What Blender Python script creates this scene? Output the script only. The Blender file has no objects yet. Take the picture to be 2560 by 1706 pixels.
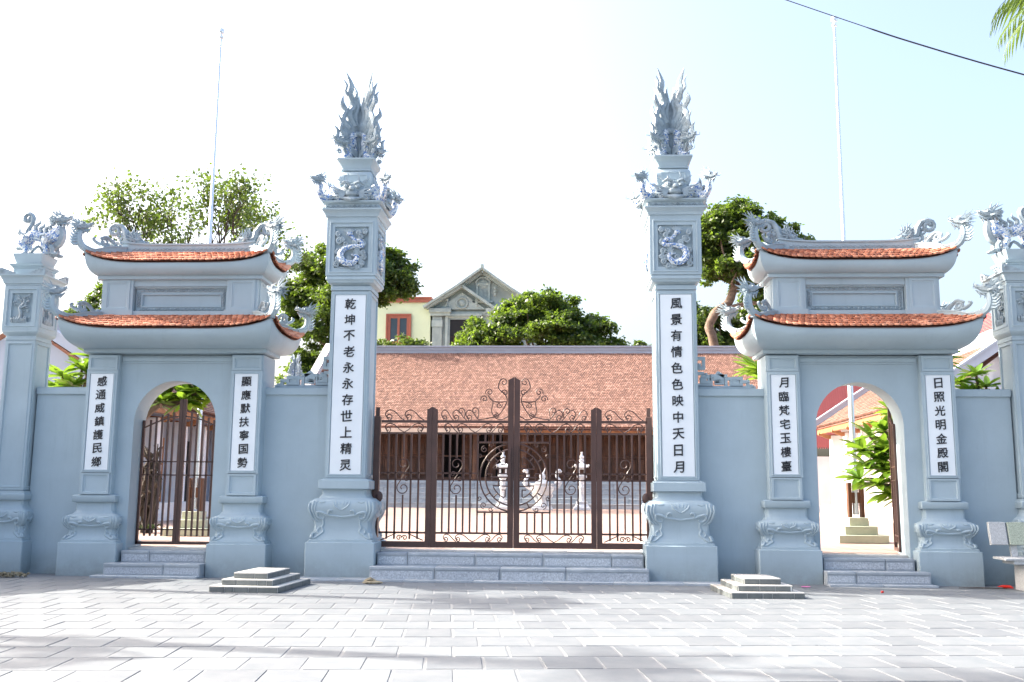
import bpy, bmesh, math, random
import numpy as np
from math import sin, cos, pi, radians as R_
from mathutils import Matrix, Vector
random.seed(7); RNG = np.random.default_rng(11)
scene = bpy.context.scene
# ------------------------------------------------------------ camera, sky, sun, exposure
cam_d = bpy.data.cameras.new('camera'); cam = bpy.data.objects.new('camera', cam_d)
scene.collection.objects.link(cam); scene.camera = cam
PITCH, YAW, ROLL = R_(8.798), R_(-2.922), R_(0.452)
_r = Vector((cos(YAW), -sin(YAW), 0)); _f = Vector((sin(YAW)*cos(PITCH), cos(YAW)*cos(PITCH), sin(PITCH))); _u = _r.cross(_f)
_R = _r*cos(ROLL) + _u*sin(ROLL); _U = -_r*sin(ROLL) + _u*cos(ROLL)
cam.matrix_world = Matrix(((_R.x, _U.x, -_f.x, 0.798), (_R.y, _U.y, -_f.y, -15.486), (_R.z, _U.z, -_f.z, 1.28), (0, 0, 0, 1)))
cam_d.sensor_width = 36; cam_d.lens = 34.96; cam_d.clip_end = 1500; cam_d.clip_start = 0.05
SUN_EL, SUN_AZ = 33.0, 10.5          # sun stands to the left, slightly behind the gate
tosun = Vector((-cos(R_(SUN_EL))*cos(R_(SUN_AZ)), cos(R_(SUN_EL))*sin(R_(SUN_AZ)), sin(R_(SUN_EL))))
world = bpy.data.worlds.new('World'); scene.world = world; world.use_nodes = True
wt = world.node_tree; wt.nodes.clear()
sky = wt.nodes.new('ShaderNodeTexSky'); sky.sky_type = 'NISHITA'; sky.sun_disc = False
sky.sun_elevation = R_(SUN_EL); sky.sun_rotation = math.atan2(tosun.x, tosun.y)
sky.air_density = 1.0; sky.dust_density = 8.0; sky.ozone_density = 1.2; sky.altitude = 0
bg = wt.nodes.new('ShaderNodeBackground'); bg.inputs[1].default_value = 0.15
wo = wt.nodes.new('ShaderNodeOutputWorld'); wt.links.new(sky.outputs[0], bg.inputs[0]); wt.links.new(bg.outputs[0], wo.inputs[0])
sun_d = bpy.data.lights.new('sun', 'SUN'); sun_d.energy = 3.6; sun_d.angle = R_(0.55); sun_d.color = (1.0, 0.93, 0.82)
sun = bpy.data.objects.new('sun', sun_d); scene.collection.objects.link(sun)
sun.rotation_euler = (-tosun).to_track_quat('-Z', 'Y').to_euler()
vs = scene.view_settings; vs.view_transform = 'Standard'; vs.look = 'None'; vs.gamma = 1; vs.use_curve_mapping = False
vs.exposure = 2.0
scene.render.resolution_x = 1024; scene.render.resolution_y = 682

# ------------------------------------------------------------ materials
def nt(name):
    m = bpy.data.materials.new(name); m.use_nodes = True
    t = m.node_tree; b = t.nodes['Principled BSDF']
    return m, t, b
def N(t, typ, **kw):
    n = t.nodes.new(typ)
    for k, v in kw.items(): setattr(n, k, v)
    return n
def tex(t, space='Object'):
    c = N(t, 'ShaderNodeTexCoord')
    return c.outputs[space]
def noise(t, vec, scale, detail=4, rough=.55):
    n = N(t, 'ShaderNodeTexNoise'); n.inputs['Scale'].default_value = scale; n.inputs['Detail'].default_value = detail
    n.inputs['Roughness'].default_value = rough; t.links.new(vec, n.inputs['Vector']); return n.outputs['Fac']
def ramp(t, fac, stops):
    r = N(t, 'ShaderNodeValToRGB'); e = r.color_ramp.elements
    while len(e) < len(stops): e.new(.5)
    for i, (p, c) in enumerate(stops): e[i].position = p; e[i].color = (*c, 1)
    t.links.new(fac, r.inputs[0]); return r.outputs[0]
def mixc(t, fac, a, b, mode='MIX'):
    m = N(t, 'ShaderNodeMix', data_type='RGBA', blend_type=mode)
    if isinstance(fac, (int, float)): m.inputs[0].default_value = fac
    else: t.links.new(fac, m.inputs[0])
    for i, x in ((6, a), (7, b)):
        if isinstance(x, tuple): m.inputs[i].default_value = (*x, 1)
        else: t.links.new(x, m.inputs[i])
    return m.outputs[2]
def bump(t, b, h, strength=.2, dist=.01):
    n = N(t, 'ShaderNodeBump'); n.inputs['Strength'].default_value = strength; n.inputs['Distance'].default_value = dist
    t.links.new(h, n.inputs['Height']); t.links.new(n.outputs[0], b.inputs['Normal'])
def sc(c, k): return tuple(min(1, x*k) for x in c)
def basic(name, col, rough=.6, var=.12, scale=3., bs=.15, fine=60., metal=0., spec=.5, island=0.):
    m, t, b = nt(name); v = tex(t)
    c = ramp(t, noise(t, v, scale), [(.3, sc(col, 1-var)), (.7, sc(col, 1+var))])
    if island:
        g = N(t, 'ShaderNodeNewGeometry')
        c = mixc(t, 1.0, c, ramp(t, g.outputs['Random Per Island'], [(0, (1-island,)*3), (1, (1+island*.3,)*3)]), 'MULTIPLY')
    t.links.new(c, b.inputs['Base Color']); b.inputs['Roughness'].default_value = rough; b.inputs['Metallic'].default_value = metal
    b.inputs['Specular IOR Level'].default_value = spec
    if bs: bump(t, b, noise(t, v, fine), bs, .004)
    return m
M = {}
# painted render with faint grime near the ground and rain streaks
def paint_mat(name, col, grime=(.16, .17, .15)):
    m, t, b = nt(name); v = tex(t)
    gp = N(t, 'ShaderNodeNewGeometry').outputs['Position']
    base = ramp(t, noise(t, gp, 1.3, 7, .65), [(.25, sc(col, .90)), (.75, sc(col, 1.06))])
    mp = N(t, 'ShaderNodeMapping'); mp.inputs['Scale'].default_value = (9, 9, .7); t.links.new(gp, mp.inputs[0])
    st = ramp(t, noise(t, mp.outputs[0], 1.0, 6, .7), [(.55, (0, 0, 0)), (.78, (.55, .55, .55))])
    base = mixc(t, st, base, sc(col, .8))
    sx = N(t, 'ShaderNodeSeparateXYZ'); t.links.new(gp, sx.inputs[0])
    lo = N(t, 'ShaderNodeMapRange'); lo.inputs[1].default_value = .40; lo.inputs[2].default_value = .0; lo.inputs[3].default_value = 0; lo.inputs[4].default_value = .95
    t.links.new(sx.outputs[2], lo.inputs[0])
    mm = N(t, 'ShaderNodeMath', operation='MULTIPLY'); t.links.new(lo.outputs[0], mm.inputs[0]); t.links.new(noise(t, gp, 7, 6, .7), mm.inputs[1])
    base = mixc(t, mm.outputs[0], base, grime)
    t.links.new(base, b.inputs['Base Color']); b.inputs['Roughness'].default_value = .62; b.inputs['Specular IOR Level'].default_value = .3
    bump(t, b, noise(t, gp, 22, 6, .6), .12, .01); return m
M['paint'] = paint_mat('blue_grey_paint', (.345, .432, .486))
M['paint_side'] = paint_mat('pale_hall_paint', (.38, .43, .52))
M['carving'] = basic('grey_carving', (.26, .325, .37), .55, .25, 9, .3, 40)
M['plaque'] = basic('white_plaque', (.70, .75, .79), .45, .03, 2, .05)
M['ink'] = basic('black_ink', (.012, .014, .02), .5, .1, 20, 0)
M['iron'] = basic('brown_iron_paint', (.070, .034, .028), .42, .2, 4, .1, 80)
def tile_mat(name, a, b_, dark, rough=.75):
    m, t, b = nt(name); v = tex(t)
    oi = N(t, 'ShaderNodeObjectInfo'); g = N(t, 'ShaderNodeNewGeometry')
    ad = N(t, 'ShaderNodeMath', operation='ADD'); t.links.new(oi.outputs['Random'], ad.inputs[0]); t.links.new(g.outputs['Random Per Island'], ad.inputs[1])
    fr = N(t, 'ShaderNodeMath', operation='FRACT'); t.links.new(ad.outputs[0], fr.inputs[0])
    c = ramp(t, fr.outputs[0], [(0, dark), (.12, sc(a, .8)), (.55, a), (1, b_)])
    c2 = mixc(t, ramp(t, noise(t, g.outputs['Position'], 1.2, 5, .65), [(.5, (0, 0, 0)), (.75, (.45, .45, .45))]), c, sc(dark, 1.1))
    t.links.new(c2, b.inputs['Base Color']); b.inputs['Roughness'].default_value = rough
    bump(t, b, noise(t, g.outputs['Position'], 60, 3), .3, .004); return m
M['tile'] = tile_mat('terracotta_tile', (.46, .17, .095), (.64, .31, .20), (.22, .085, .06))
M['tile_hall'] = tile_mat('hall_roof_tile', (.205, .105, .076), (.30, .168, .128), (.125, .062, .047))
M['tile_deck'] = basic('roof_bedding', (.22, .10, .07), .9)
# blue and white porcelain shards set in grey
def mosaic():
    m, t, b = nt('blue_white_mosaic'); gp = N(t, 'ShaderNodeNewGeometry').outputs['Position']
    vo = N(t, 'ShaderNodeTexVoronoi'); vo.inputs['Scale'].default_value = 44; t.links.new(gp, vo.inputs['Vector'])
    sep = N(t, 'ShaderNodeSeparateColor'); t.links.new(vo.outputs['Color'], sep.inputs[0])
    c = ramp(t, sep.outputs[0], [(0, (.04, .13, .42)), (.26, (.13, .26, .55)), (.38, (.40, .50, .62)), (.58, (.58, .65, .70)), (1, (.74, .78, .80))])
    ed = N(t, 'ShaderNodeTexVoronoi', feature='DISTANCE_TO_EDGE'); ed.inputs['Scale'].default_value = 44; t.links.new(gp, ed.inputs['Vector'])
    e = ramp(t, ed.outputs['Distance'], [(.02, (0, 0, 0)), (.06, (1, 1, 1))])
    c = mixc(t, e, (.22, .25, .28), c); t.links.new(c, b.inputs['Base Color']); b.inputs['Roughness'].default_value = .22
    bump(t, b, e, .5, .004); return m
M['mosaic'] = mosaic()
def stone_mat(name, a, b_, scale=5., rough=.8, bs=.5, speck=0., fine=45.):
    m, t, b = nt(name); g = N(t, 'ShaderNodeNewGeometry'); gp = g.outputs['Position']; oi = N(t, 'ShaderNodeObjectInfo')
    ad = N(t, 'ShaderNodeMath', operation='ADD'); t.links.new(oi.outputs['Random'], ad.inputs[0]); t.links.new(g.outputs['Random Per Island'], ad.inputs[1])
    fr = N(t, 'ShaderNodeMath', operation='FRACT'); t.links.new(ad.outputs[0], fr.inputs[0])
    c = ramp(t, noise(t, gp, scale, 8, .65), [(.28, a), (.72, b_)])
    c = mixc(t, 1.0, c, ramp(t, fr.outputs[0], [(0, (.86, .86, .87)), (1, (1.08, 1.08, 1.07))]), 'MULTIPLY')
    if speck:
        c = mixc(t, ramp(t, noise(t, gp, 190, 2, .5), [(.5, (0, 0, 0)), (.62, (speck,)*3)]), c, (.08, .08, .08))
    t.links.new(c, b.inputs['Base Color']); b.inputs['Roughness'].default_value = rough
    bump(t, b, noise(t, gp, fine, 6, .7), bs, .006); return m
M['slab'] = stone_mat('plaza_stone', (.122, .140, .158), (.172, .184, .196), 3.5, .75, .35)
M['mortar'] = basic('pale_mortar', (.185, .195, .205), .9, .1, 4, .3)
M['step'] = stone_mat('blue_step_stone', (.26, .30, .34), (.40, .44, .48), 6, .7, .4)
M['step_rough'] = stone_mat('chiselled_stone', (.24, .27, .31), (.62, .67, .72), 45, .85, 1.0, 0, 90)
M['granite'] = stone_mat('granite_bench', (.42, .44, .45), (.60, .62, .63), 30, .6, .3, .6)
M['terrazzo'] = stone_mat('green_terrazzo', (.28, .34, .27), (.50, .55, .44), 70, .5, .2, .8)
M['marble'] = stone_mat('pale_carved_stone', (.50, .52, .54), (.68, .70, .72), 8, .6, .5)
M['plinth_tile'] = stone_mat('grey_plinth_tile', (.085, .098, .10), (.15, .165, .165), 8, .4, .15)
M['plinth_top'] = stone_mat('pale_plinth_top', (.42, .41, .39), (.56, .55, .52), 8, .5, .2)
M['grout'] = basic('white_grout', (.62, .62, .60), .9)
M['flag_base'] = stone_mat('olive_base_tile', (.36, .38, .29), (.46, .48, .37), 5, .5, .1)
M['wood'] = basic('brown_hall_wood', (.085, .032, .014), .55, .35, 2.5, .2, 30, island=.45)
M['wood_light'] = basic('orange_brown_timber', (.34, .145, .06), .6, .2, 3, .2)
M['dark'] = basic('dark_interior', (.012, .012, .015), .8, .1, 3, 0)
M['white'] = basic('white_wall_paint', (.74, .72, .72), .7, .05, 2, .1)
M['beige'] = basic('beige_gutter', (.60, .47, .37), .5, .08, 3, 0)
M['pole'] = basic('white_steel_pole', (.72, .76, .80), .22, .04, 3, 0, metal=.55)
M['green_wall'] = basic('pale_green_wall', (.60, .67, .46), .8, .06, .8, .1)
M['red_trim'] = basic('red_brown_trim', (.30, .09, .055), .6, .1)
M['glass'] = basic('dark_window_glass', (.03, .05, .07), .06, .2, .5, 0)
M['concrete'] = stone_mat('grey_green_render', (.27, .33, .32), (.43, .49, .47), 1.5, .85, .5)
M['bark'] = basic('brown_bark', (.14, .10, .075), .9, .4, 6, .8, 18)
M['bark_dark'] = basic('dark_twig', (.045, .035, .028), .9, .3, 6, .3)
def red_sheet():
    m, t, b = nt('red_metal_sheet'); b.inputs['Base Color'].default_value = (.42, .11, .10, 1); b.inputs['Roughness'].default_value = .4; return m
M['red_sheet'] = red_sheet()
def leaf_mat(name, a, b_, trans=.35, rough=.45):
    m, t, b = nt(name); g = N(t, 'ShaderNodeNewGeometry'); oi = N(t, 'ShaderNodeObjectInfo')
    ad = N(t, 'ShaderNodeMath', operation='ADD'); t.links.new(oi.outputs['Random'], ad.inputs[0]); t.links.new(g.outputs['Random Per Island'], ad.inputs[1])
    fr = N(t, 'ShaderNodeMath', operation='FRACT'); t.links.new(ad.outputs[0], fr.inputs[0])
    c = ramp(t, fr.outputs[0], [(0, a), (1, b_)]); t.links.new(c, b.inputs['Base Color']); b.inputs['Roughness'].default_value = rough
    tr = N(t, 'ShaderNodeBsdfTranslucent'); t.links.new(mixc(t, .5, c, (.35, .55, .04)), tr.inputs[0])
    mx = N(t, 'ShaderNodeMixShader'); mx.inputs[0].default_value = trans
    t.links.new(b.outputs[0], mx.inputs[1]); t.links.new(tr.outputs[0], mx.inputs[2])
    t.links.new(mx.outputs[0], t.nodes['Material Output'].inputs[0]); return m
M['leaf'] = leaf_mat('dense_leaf', (.017, .040, .010), (.072, .120, .020))
M['leaf_dark'] = leaf_mat('dark_leaf', (.02, .045, .012), (.05, .095, .02), .25)
M['leaf_thin'] = leaf_mat('thin_tree_leaf', (.035, .062, .016), (.085, .125, .028), .25)
M['leaf_big'] = leaf_mat('frangipani_leaf', (.055, .13, .015), (.14, .26, .03), .4, .3)
M['palm'] = leaf_mat('palm_leaf', (.05, .09, .02), (.12, .17, .05), .3)
M['litter'] = basic('dry_litter', (.33, .28, .19), .9, .4, 20, 0)
def floor_mat():
    m, t, b = nt('reddish_courtyard_tiles'); g = N(t, 'ShaderNodeNewGeometry')
    br = N(t, 'ShaderNodeTexBrick'); t.links.new(g.outputs['Position'], br.inputs[0]); br.offset = 0
    br.inputs['Scale'].default_value = 1; br.inputs['Brick Width'].default_value = .32; br.inputs['Row Height'].default_value = .32; br.inputs['Mortar Size'].default_value = .012
    br.inputs['Color1'].default_value = (.30, .20, .16, 1); br.inputs['Color2'].default_value = (.36, .25, .21, 1); br.inputs['Mortar'].default_value = (.36, .31, .28, 1)
    t.links.new(br.outputs[0], b.inputs['Base Color']); b.inputs['Roughness'].default_value = .6; return m
M['court'] = floor_mat()
M['ground'] = basic('distant_ground', (.36, .34, .30), .9, .2, .3, 0)

# ------------------------------------------------------------ mesh helpers
col = scene.collection
class MB:
    def __init__(s): s.v = []; s.f = []
    def add(s, vs_, fs, X=None):
        o = len(s.v)
        s.v += [tuple(X @ Vector(p)) for p in vs_] if X is not None else [tuple(p) for p in vs_]
        s.f += [tuple(i+o for i in f) for f in fs]; return s
    def mesh(s, name, smooth=True):
        me = bpy.data.meshes.new(name); me.from_pydata(s.v, [], s.f)
        if smooth:
            me.shade_smooth(); me.set_sharp_from_angle(angle=R_(38))
        return me
def add(name, me, mat=None, parent=None, X=None, **props):
    if isinstance(me, MB): me = me.mesh(name)
    if mat and not len(me.materials): me.materials.append(M[mat] if isinstance(mat, str) else mat)
    o = bpy.data.objects.new(name, me); col.objects.link(o)
    if parent: o.parent = parent
    if X is not None: o.matrix_local = X
    for k, v in props.items(): o[k] = v
    return o
def thing(name, label, cat, loc=(0, 0, 0), rz=0, group=None):
    o = bpy.data.objects.new(name, None); col.objects.link(o); o.location = loc; o.rotation_euler = (0, 0, rz)
    o.empty_display_size = .2; o['label'] = label; o['category'] = cat
    if group: o['group'] = group
    return o
def tag(o, label, cat, group=None):
    o['label'] = label; o['category'] = cat
    if group: o['group'] = group
    return o
T = lambda x, y, z: Matrix.Translation((x, y, z))
RZ = lambda a: Matrix.Rotation(a, 4, 'Z'); RY = lambda a: Matrix.Rotation(a, 4, 'Y'); RX = lambda a: Matrix.Rotation(a, 4, 'X')
def S(x, y=None, z=None):
    y = x if y is None else y; z = x if z is None else z
    return Matrix.Diagonal((x, y, z, 1))
BF = [(0, 3, 2, 1), (4, 5, 6, 7), (0, 1, 5, 4), (1, 2, 6, 5), (2, 3, 7, 6), (3, 0, 4, 7)]
def box(m, x0, x1, y0, y1, z0, z1, X=None):
    return m.add([(x0, y0, z0), (x1, y0, z0), (x1, y1, z0), (x0, y1, z0), (x0, y0, z1), (x1, y0, z1), (x1, y1, z1), (x0, y1, z1)], BF, X)
def loft(m, prof, X=None, ch=.008, cap=True):
    """rectangular rings with chamfered corners: prof = [(z, hx, hy)]"""
    vs_ = []; fs = []
    for z, hx, hy in prof:
        c = min(ch, hx*.4, hy*.4)
        vs_ += [(-hx+c, -hy, z), (hx-c, -hy, z), (hx, -hy+c, z), (hx, hy-c, z), (hx-c, hy, z), (-hx+c, hy, z), (-hx, hy-c, z), (-hx, -hy+c, z)]
    n = len(prof)
    for i in range(n-1):
        for k in range(8): a = i*8+k; b = i*8+(k+1) % 8; fs.append((a, b, b+8, a+8))
    if cap: fs.append(tuple(range(7, -1, -1))); fs.append(tuple(range((n-1)*8, n*8)))
    return m.add(vs_, fs, X)
def bbox(m, x0, x1, y0, y1, z0, z1, X=None, ch=.006):
    """box with bevelled vertical and top edges"""
    L = T((x0+x1)/2, (y0+y1)/2, 0)
    if X is not None: L = X @ L
    hx, hy = (x1-x0)/2, (y1-y0)/2
    c = min(ch, hx*.5, hy*.5, (z1-z0)*.3)
    return loft(m, [(z0, hx, hy), (z1-c, hx, hy), (z1, hx-c, hy-c)], L, c)
def cr(pts, n=4):
    P = [Vector(p) for p in pts]; P = [P[0]*2-P[1]]+P+[P[-1]*2-P[-2]]; out = []
    for i in range(1, len(P)-2):
        a, b, c, d = P[i-1:i+3]
        for k in range(n):
            t = k/n; out.append(.5*((2*b)+(c-a)*t+(2*a-5*b+4*c-d)*t*t+(3*b-a-3*c+d)*t**3))
    out.append(P[-2]); return out
def tube(m, pts, rad, seg=6, X=None, n=0, flat=1., up=(0, 1, 0)):
    """tapered tube; flat squashes it along 'up'"""
    if n:
        k = len(pts); pts = cr(pts, n)
        if not isinstance(rad, (int, float)):
            q = np.linspace(0, k-1, len(pts)); rad = list(np.interp(q, range(k), rad))
    else: pts = [Vector(p) for p in pts]
    if isinstance(rad, (int, float)): rad = [rad]*len(pts)
    up = Vector(up); vs_ = []; fs = []; L = len(pts); pa = None
    for i, p in enumerate(pts):
        t = (pts[min(i+1, L-1)]-pts[max(i-1, 0)])
        if t.length < 1e-9: t = Vector((0, 0, 1))
        t.normalize(); b = up - t*up.dot(t)
        if b.length < .15:
            b = pa.copy() if pa else Vector((1, 0, 0)); b -= t*b.dot(t)
        b.normalize(); pa = b; a = t.cross(b)
        for k in range(seg):
            an = -2*pi*(k+.5)/seg; vs_.append(p+a*cos(an)*rad[i]+b*sin(an)*rad[i]*flat)
    for i in range(L-1):
        for k in range(seg): a = i*seg+k; b = i*seg+(k+1) % seg; fs.append((a, b, b+seg, a+seg))
    fs.append(tuple(range(seg-1, -1, -1))); fs.append(tuple(range((L-1)*seg, L*seg)))
    return m.add(vs_, fs, X)
def sweep(m, pts, w, h, X=None, up=(0, 0, 1)):
    """rectangular bar: w across, h along up"""
    pts = [Vector(p) for p in pts]; up = Vector(up); L = len(pts); vs_ = []; fs = []
    if isinstance(w, (int, float)): w = [w]*L
    if isinstance(h, (int, float)): h = [h]*L
    for i, p in enumerate(pts):
        t = (pts[min(i+1, L-1)]-pts[max(i-1, 0)]).normalized(); s_ = t.cross(up).normalized(); u = s_.cross(t)
        for a, b in ((-1, -1), (-1, 1), (1, 1), (1, -1)): vs_.append(p+s_*a*w[i]/2+u*b*h[i]/2)
    for i in range(L-1):
        for k in range(4): a = i*4+k; b = i*4+(k+1) % 4; fs.append((a, b, b+4, a+4))
    fs += [(3, 2, 1, 0), tuple(range((L-1)*4, L*4))]
    return m.add(vs_, fs, X)
def ball(m, c, r, X=None, seg=8, rings=5):
    rx, ry, rz = (r, r, r) if isinstance(r, (int, float)) else r
    vs_ = [(c[0], c[1], c[2]-rz)]; fs = []
    for i in range(1, rings):
        a = pi*i/rings-pi/2
        for k in range(seg): vs_.append((c[0]+rx*cos(a)*cos(2*pi*k/seg), c[1]+ry*cos(a)*sin(2*pi*k/seg), c[2]+rz*sin(a)))
    vs_.append((c[0], c[1], c[2]+rz)); n = len(vs_)-1
    for k in range(seg): fs.append((0, 1+(k+1) % seg, 1+k)); fs.append((n, n-seg+k, n-seg+(k+1) % seg))
    for i in range(rings-2):
        for k in range(seg): a = 1+i*seg+k; b = 1+i*seg+(k+1) % seg; fs.append((a, b, b+seg, a+seg))
    return m.add(vs_, fs, X)
def lathe(m, prof, seg=12, X=None):
    vs_ = []; fs = []; n = len(prof)
    for z, r in prof:
        for k in range(seg): vs_.append((r*cos(2*pi*k/seg), r*sin(2*pi*k/seg), z))
    for i in range(n-1):
        for k in range(seg): a = i*seg+k; b = i*seg+(k+1) % seg; fs.append((a, b, b+seg, a+seg))
    fs += [tuple(range(seg-1, -1, -1)), tuple(range((n-1)*seg, n*seg))]
    return m.add(vs_, fs, X)
def rings(m, X, w, h, steps, fill=True):
    """mitred moulding in the local x-z plane, proud towards -y. steps=[(inset, proud)]"""
    vs_ = []; fs = []
    for i, p in steps:
        a, b = w/2-i, h/2-i; vs_ += [(-a, -p, -b), (a, -p, -b), (a, -p, b), (-a, -p, b)]
    for i in range(len(steps)-1):
        for k in range(4): a = i*4+k; b = i*4+(k+1) % 4; fs.append((a, b, b+4, a+4))
    if fill: o = (len(steps)-1)*4; fs.append((o, o+1, o+2, o+3))
    return m.add(vs_, fs, X)
def spiral(cx, cz, r0, r1, a0, turns, n=14, y=0):
    return [(cx+(r0+(r1-r0)*i/n)*cos(a0+2*pi*turns*i/n), y, cz+(r0+(r1-r0)*i/n)*sin(a0+2*pi*turns*i/n)) for i in range(n+1)]
def face(h, k, dy=0): return RZ(k*pi/2) @ T(0, -h-dy, 0)
def zf(y): return .42+.0115*max(0, y-.55)      # courtyard floor rises gently
# ------------------------------------------------------------ carved dragons
def head_mesh():
    m = MB(); rr = random.Random(3)
    tube(m, [(-.35, 0, -.05), (-.1, 0, .05), (.15, 0, .08), (.4, 0, .05), (.62, 0, .12), (.74, 0, .24)], [.14, .27, .26, .17, .12, .04], 7)
    tube(m, [(-.1, 0, -.15), (.2, 0, -.24), (.45, 0, -.22), (.62, 0, -.1)], [.14, .12, .08, .03], 5)
    for s in (-1, 1):
        ball(m, (.17, .2*s, .17), .095, seg=6, rings=4); ball(m, (.6, .09*s, .17), .06, seg=5, rings=4)
        tube(m, [(.32, .15*s, .27), (.05, .28*s, .33), (-.2, .3*s, .5)], [.05, .05, .01], 4, n=2)
        tube(m, [(-.1, .12*s, .22), (-.32, .18*s, .45), (-.5, .15*s, .85)], [.07, .05, .01], 4, n=2)
        tube(m, [(.55, .1*s, .05), (.78, .28*s, .05), (.72, .4*s, .32)], [.035, .025, .008], 4, n=2)
        tube(m, [(0, .22*s, -.05), (-.2, .42*s, 0), (-.42, .45*s, .2)], [.09, .06, .01], 4, n=2)
        for a in (150, 175, 200, 225):
            r = R_(a); L = rr.uniform(.55, .8)
            tube(m, [(-.1, .16*s, .05), (-.1+cos(r)*L*.5, .26*s, .05+sin(r)*L*.5+.05), (-.1+cos(r)*L, .24*s, .12+sin(r)*L)], [.085, .055, .008], 4, n=2)
        for x in (-.05, .2, .42):
            tube(m, [(x, .08*s, -.25), (x-.12, .12*s, -.4), (x-.08, .1*s, -.52)], [.05, .035, .008], 4, n=1)
    for a in (95, 118, 140, 165):
        r = R_(a); L = rr.uniform(.6, .9)
        tube(m, [(-.05, 0, .2), (-.05+cos(r)*L*.5, .03, .2+sin(r)*L*.5), (-.12+cos(r)*L, 0, .16+sin(r)*L)], [.08, .055, .008], 4, n=2)
    return m.mesh('dragon_head')
HEAD = head_mesh()
def head(parent, loc, yaw, s, pitch=0, mat='carving'):
    return add('dragon_head', HEAD, mat, parent, T(*loc) @ RZ(yaw) @ RY(-pitch) @ S(s))
def mask_mesh():        # frontal dragon mask, looks towards -y
    m = MB()
    ball(m, (0, 0, .02), (.2, .09, .12)); ball(m, (0, -.08, -.04), (.1, .07, .06)); ball(m, (0, -.12, .02), (.045, .05, .04))
    tube(m, [(-.12, -.08, -.1), (0, -.13, -.13), (.12, -.08, -.1)], [.02, .035, .02], 5, n=2)
    for s in (-1, 1):
        ball(m, (.085*s, -.09, .07), .035, seg=6, rings=4)
        tube(m, [(.03*s, -.1, .1), (.1*s, -.1, .13), (.17*s, -.05, .1)], [.02, .025, .01], 5, n=2)
        tube(m, [(.06*s, -.05, .12), (.09*s, -.04, .2), (.06*s, -.04, .27)], [.022, .016, .004], 4, n=2)
        tube(m, [(.13*s, -.05, .11), (.19*s, -.04, .17), (.24*s, -.04, .2)], [.022, .016, .004], 4, n=2)
        for i, a in enumerate((20, -2, -22, -42, -62)):
            r = R_(a); L = .24-.02*i
            tube(m, [(.1*s, -.07, -.02), ((.1+cos(r)*L*.5)*s, -.09, -.02+sin(r)*L*.6), ((.1+cos(r)*L)*s, -.05, .01+sin(r)*L*.8)], [.024, .02, .005], 4, n=2)
    return m.mesh('dragon_mask')
MASK = mask_mesh()
# one phoenix wing-and-flame relief standing in the local x-z plane, outwards = +x
def phoenix_meshes():
    a = MB(); b = MB()
    box(a, -.02, .05, -.04, .04, 0, .62)
    ol = [(0, 0), (.24, .02), (.30, .14), (.36, .24), (.27, .34), (.33, .46), (.30, .58), (.24, .66), (.27, .78), (.20, .84), (.16, .72), (.12, .90), (.06, .80), (.0, .92)]
    nn = len(ol); a.add([(x, -.014, z) for x, z in ol]+[(x, .014, z) for x, z in ol], [tuple(range(nn)), tuple(range(2*nn-1, nn-1, -1))]+[(i, i+nn, (i+1) % nn+nn, (i+1) % nn) for i in range(nn)])
    for r0, L in ((62, .25), (74, .31), (86, .34), (98, .32)):
        r = R_(180-r0-55); tube(a, [(.06, 0, .46), (.06+cos(R_(r0))*L*.5, -.02, .46+sin(R_(r0))*L*.5), (.04+cos(R_(r0))*L, 0, .46+sin(R_(r0))*L)], [.035, .03, .012], 5, n=2)
    for r0, L in ((20, .22), (38, .26), (50, .27)):
        tube(a, [(.1, 0, .42), (.1+cos(R_(r0))*L*.5, -.02, .42+sin(R_(r0))*L*.7), (.08+cos(R_(r0))*L*.9, 0, .48+sin(R_(r0))*L)], [.03, .028, .01], 5, n=2)
    for s in (-1, 1):
        ball(a, (.07, .03*s, .47), .05, seg=7, rings=5)
        for i in range(5):
            tube(a, [(.24, .03*s, .26-.02*i), (.12, .06*s, .16-.02*i), (.02, .05*s, .2-.035*i)], [.022, .02, .005], 4, n=2)
    fl = [([(.10, .6), (.20, .78), (.13, .92), (.22, 1.10), (.20, 1.26), (.30, 1.46)], .046),
          ([(.05, .6), (.09, .78), (.05, .93), (.10, 1.08), (.07, 1.2)], .036),
          ([(.2, .55), (.33, .66), (.28, .80), (.36, .92), (.34, 1.05)], .04),
          ([(.24, .42), (.36, .48), (.34, .6), (.42, .72)], .034), ([(.2, .95), (.13, 1.02), (.17, 1.12)], .024),
          ([(.24, 1.08), (.30, 1.14), (.28, 1.24), (.34, 1.32)], .022), ([(.16, .74), (.24, .82), (.22, .92)], .022), ([(.30, .3), (.42, .33), (.42, .45), (.48, .52)], .03),
          ([(.0, .62), (.02, .75), (.0, .86), (.03, .98)], .028)]
    for p, r in fl:
        tube(a, [(x, 0, z) for x, z in p], [r*1.25]+[r*1.2]*(len(p)-2)+[.005], 6, n=3, flat=.7)
    for cx, cz, r in ((.29, .40, .05), (.2, .62, .05), (.33, .58, .035), (.38, .12, .04)):
        tube(a, spiral(cx, cz, r, .012, 0, 1.4, 10), [.018]*10+[.01], 5)
    tube(b, [(.05, 0, .46), (.16, 0, .42), (.13, 0, .30), (.22, 0, .24), (.18, 0, .1), (.3, 0, .02)], [.045, .06, .06, .065, .06, .05], 7, n=3)
    tube(b, [(.1, 0, .0), (.06, 0, .14), (.1, 0, .25)], [.05, .045, .03], 6, n=2)
    return a.mesh('flame_plume'), b.mesh('shard_body')
PLUME, BODY = phoenix_meshes()
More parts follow.
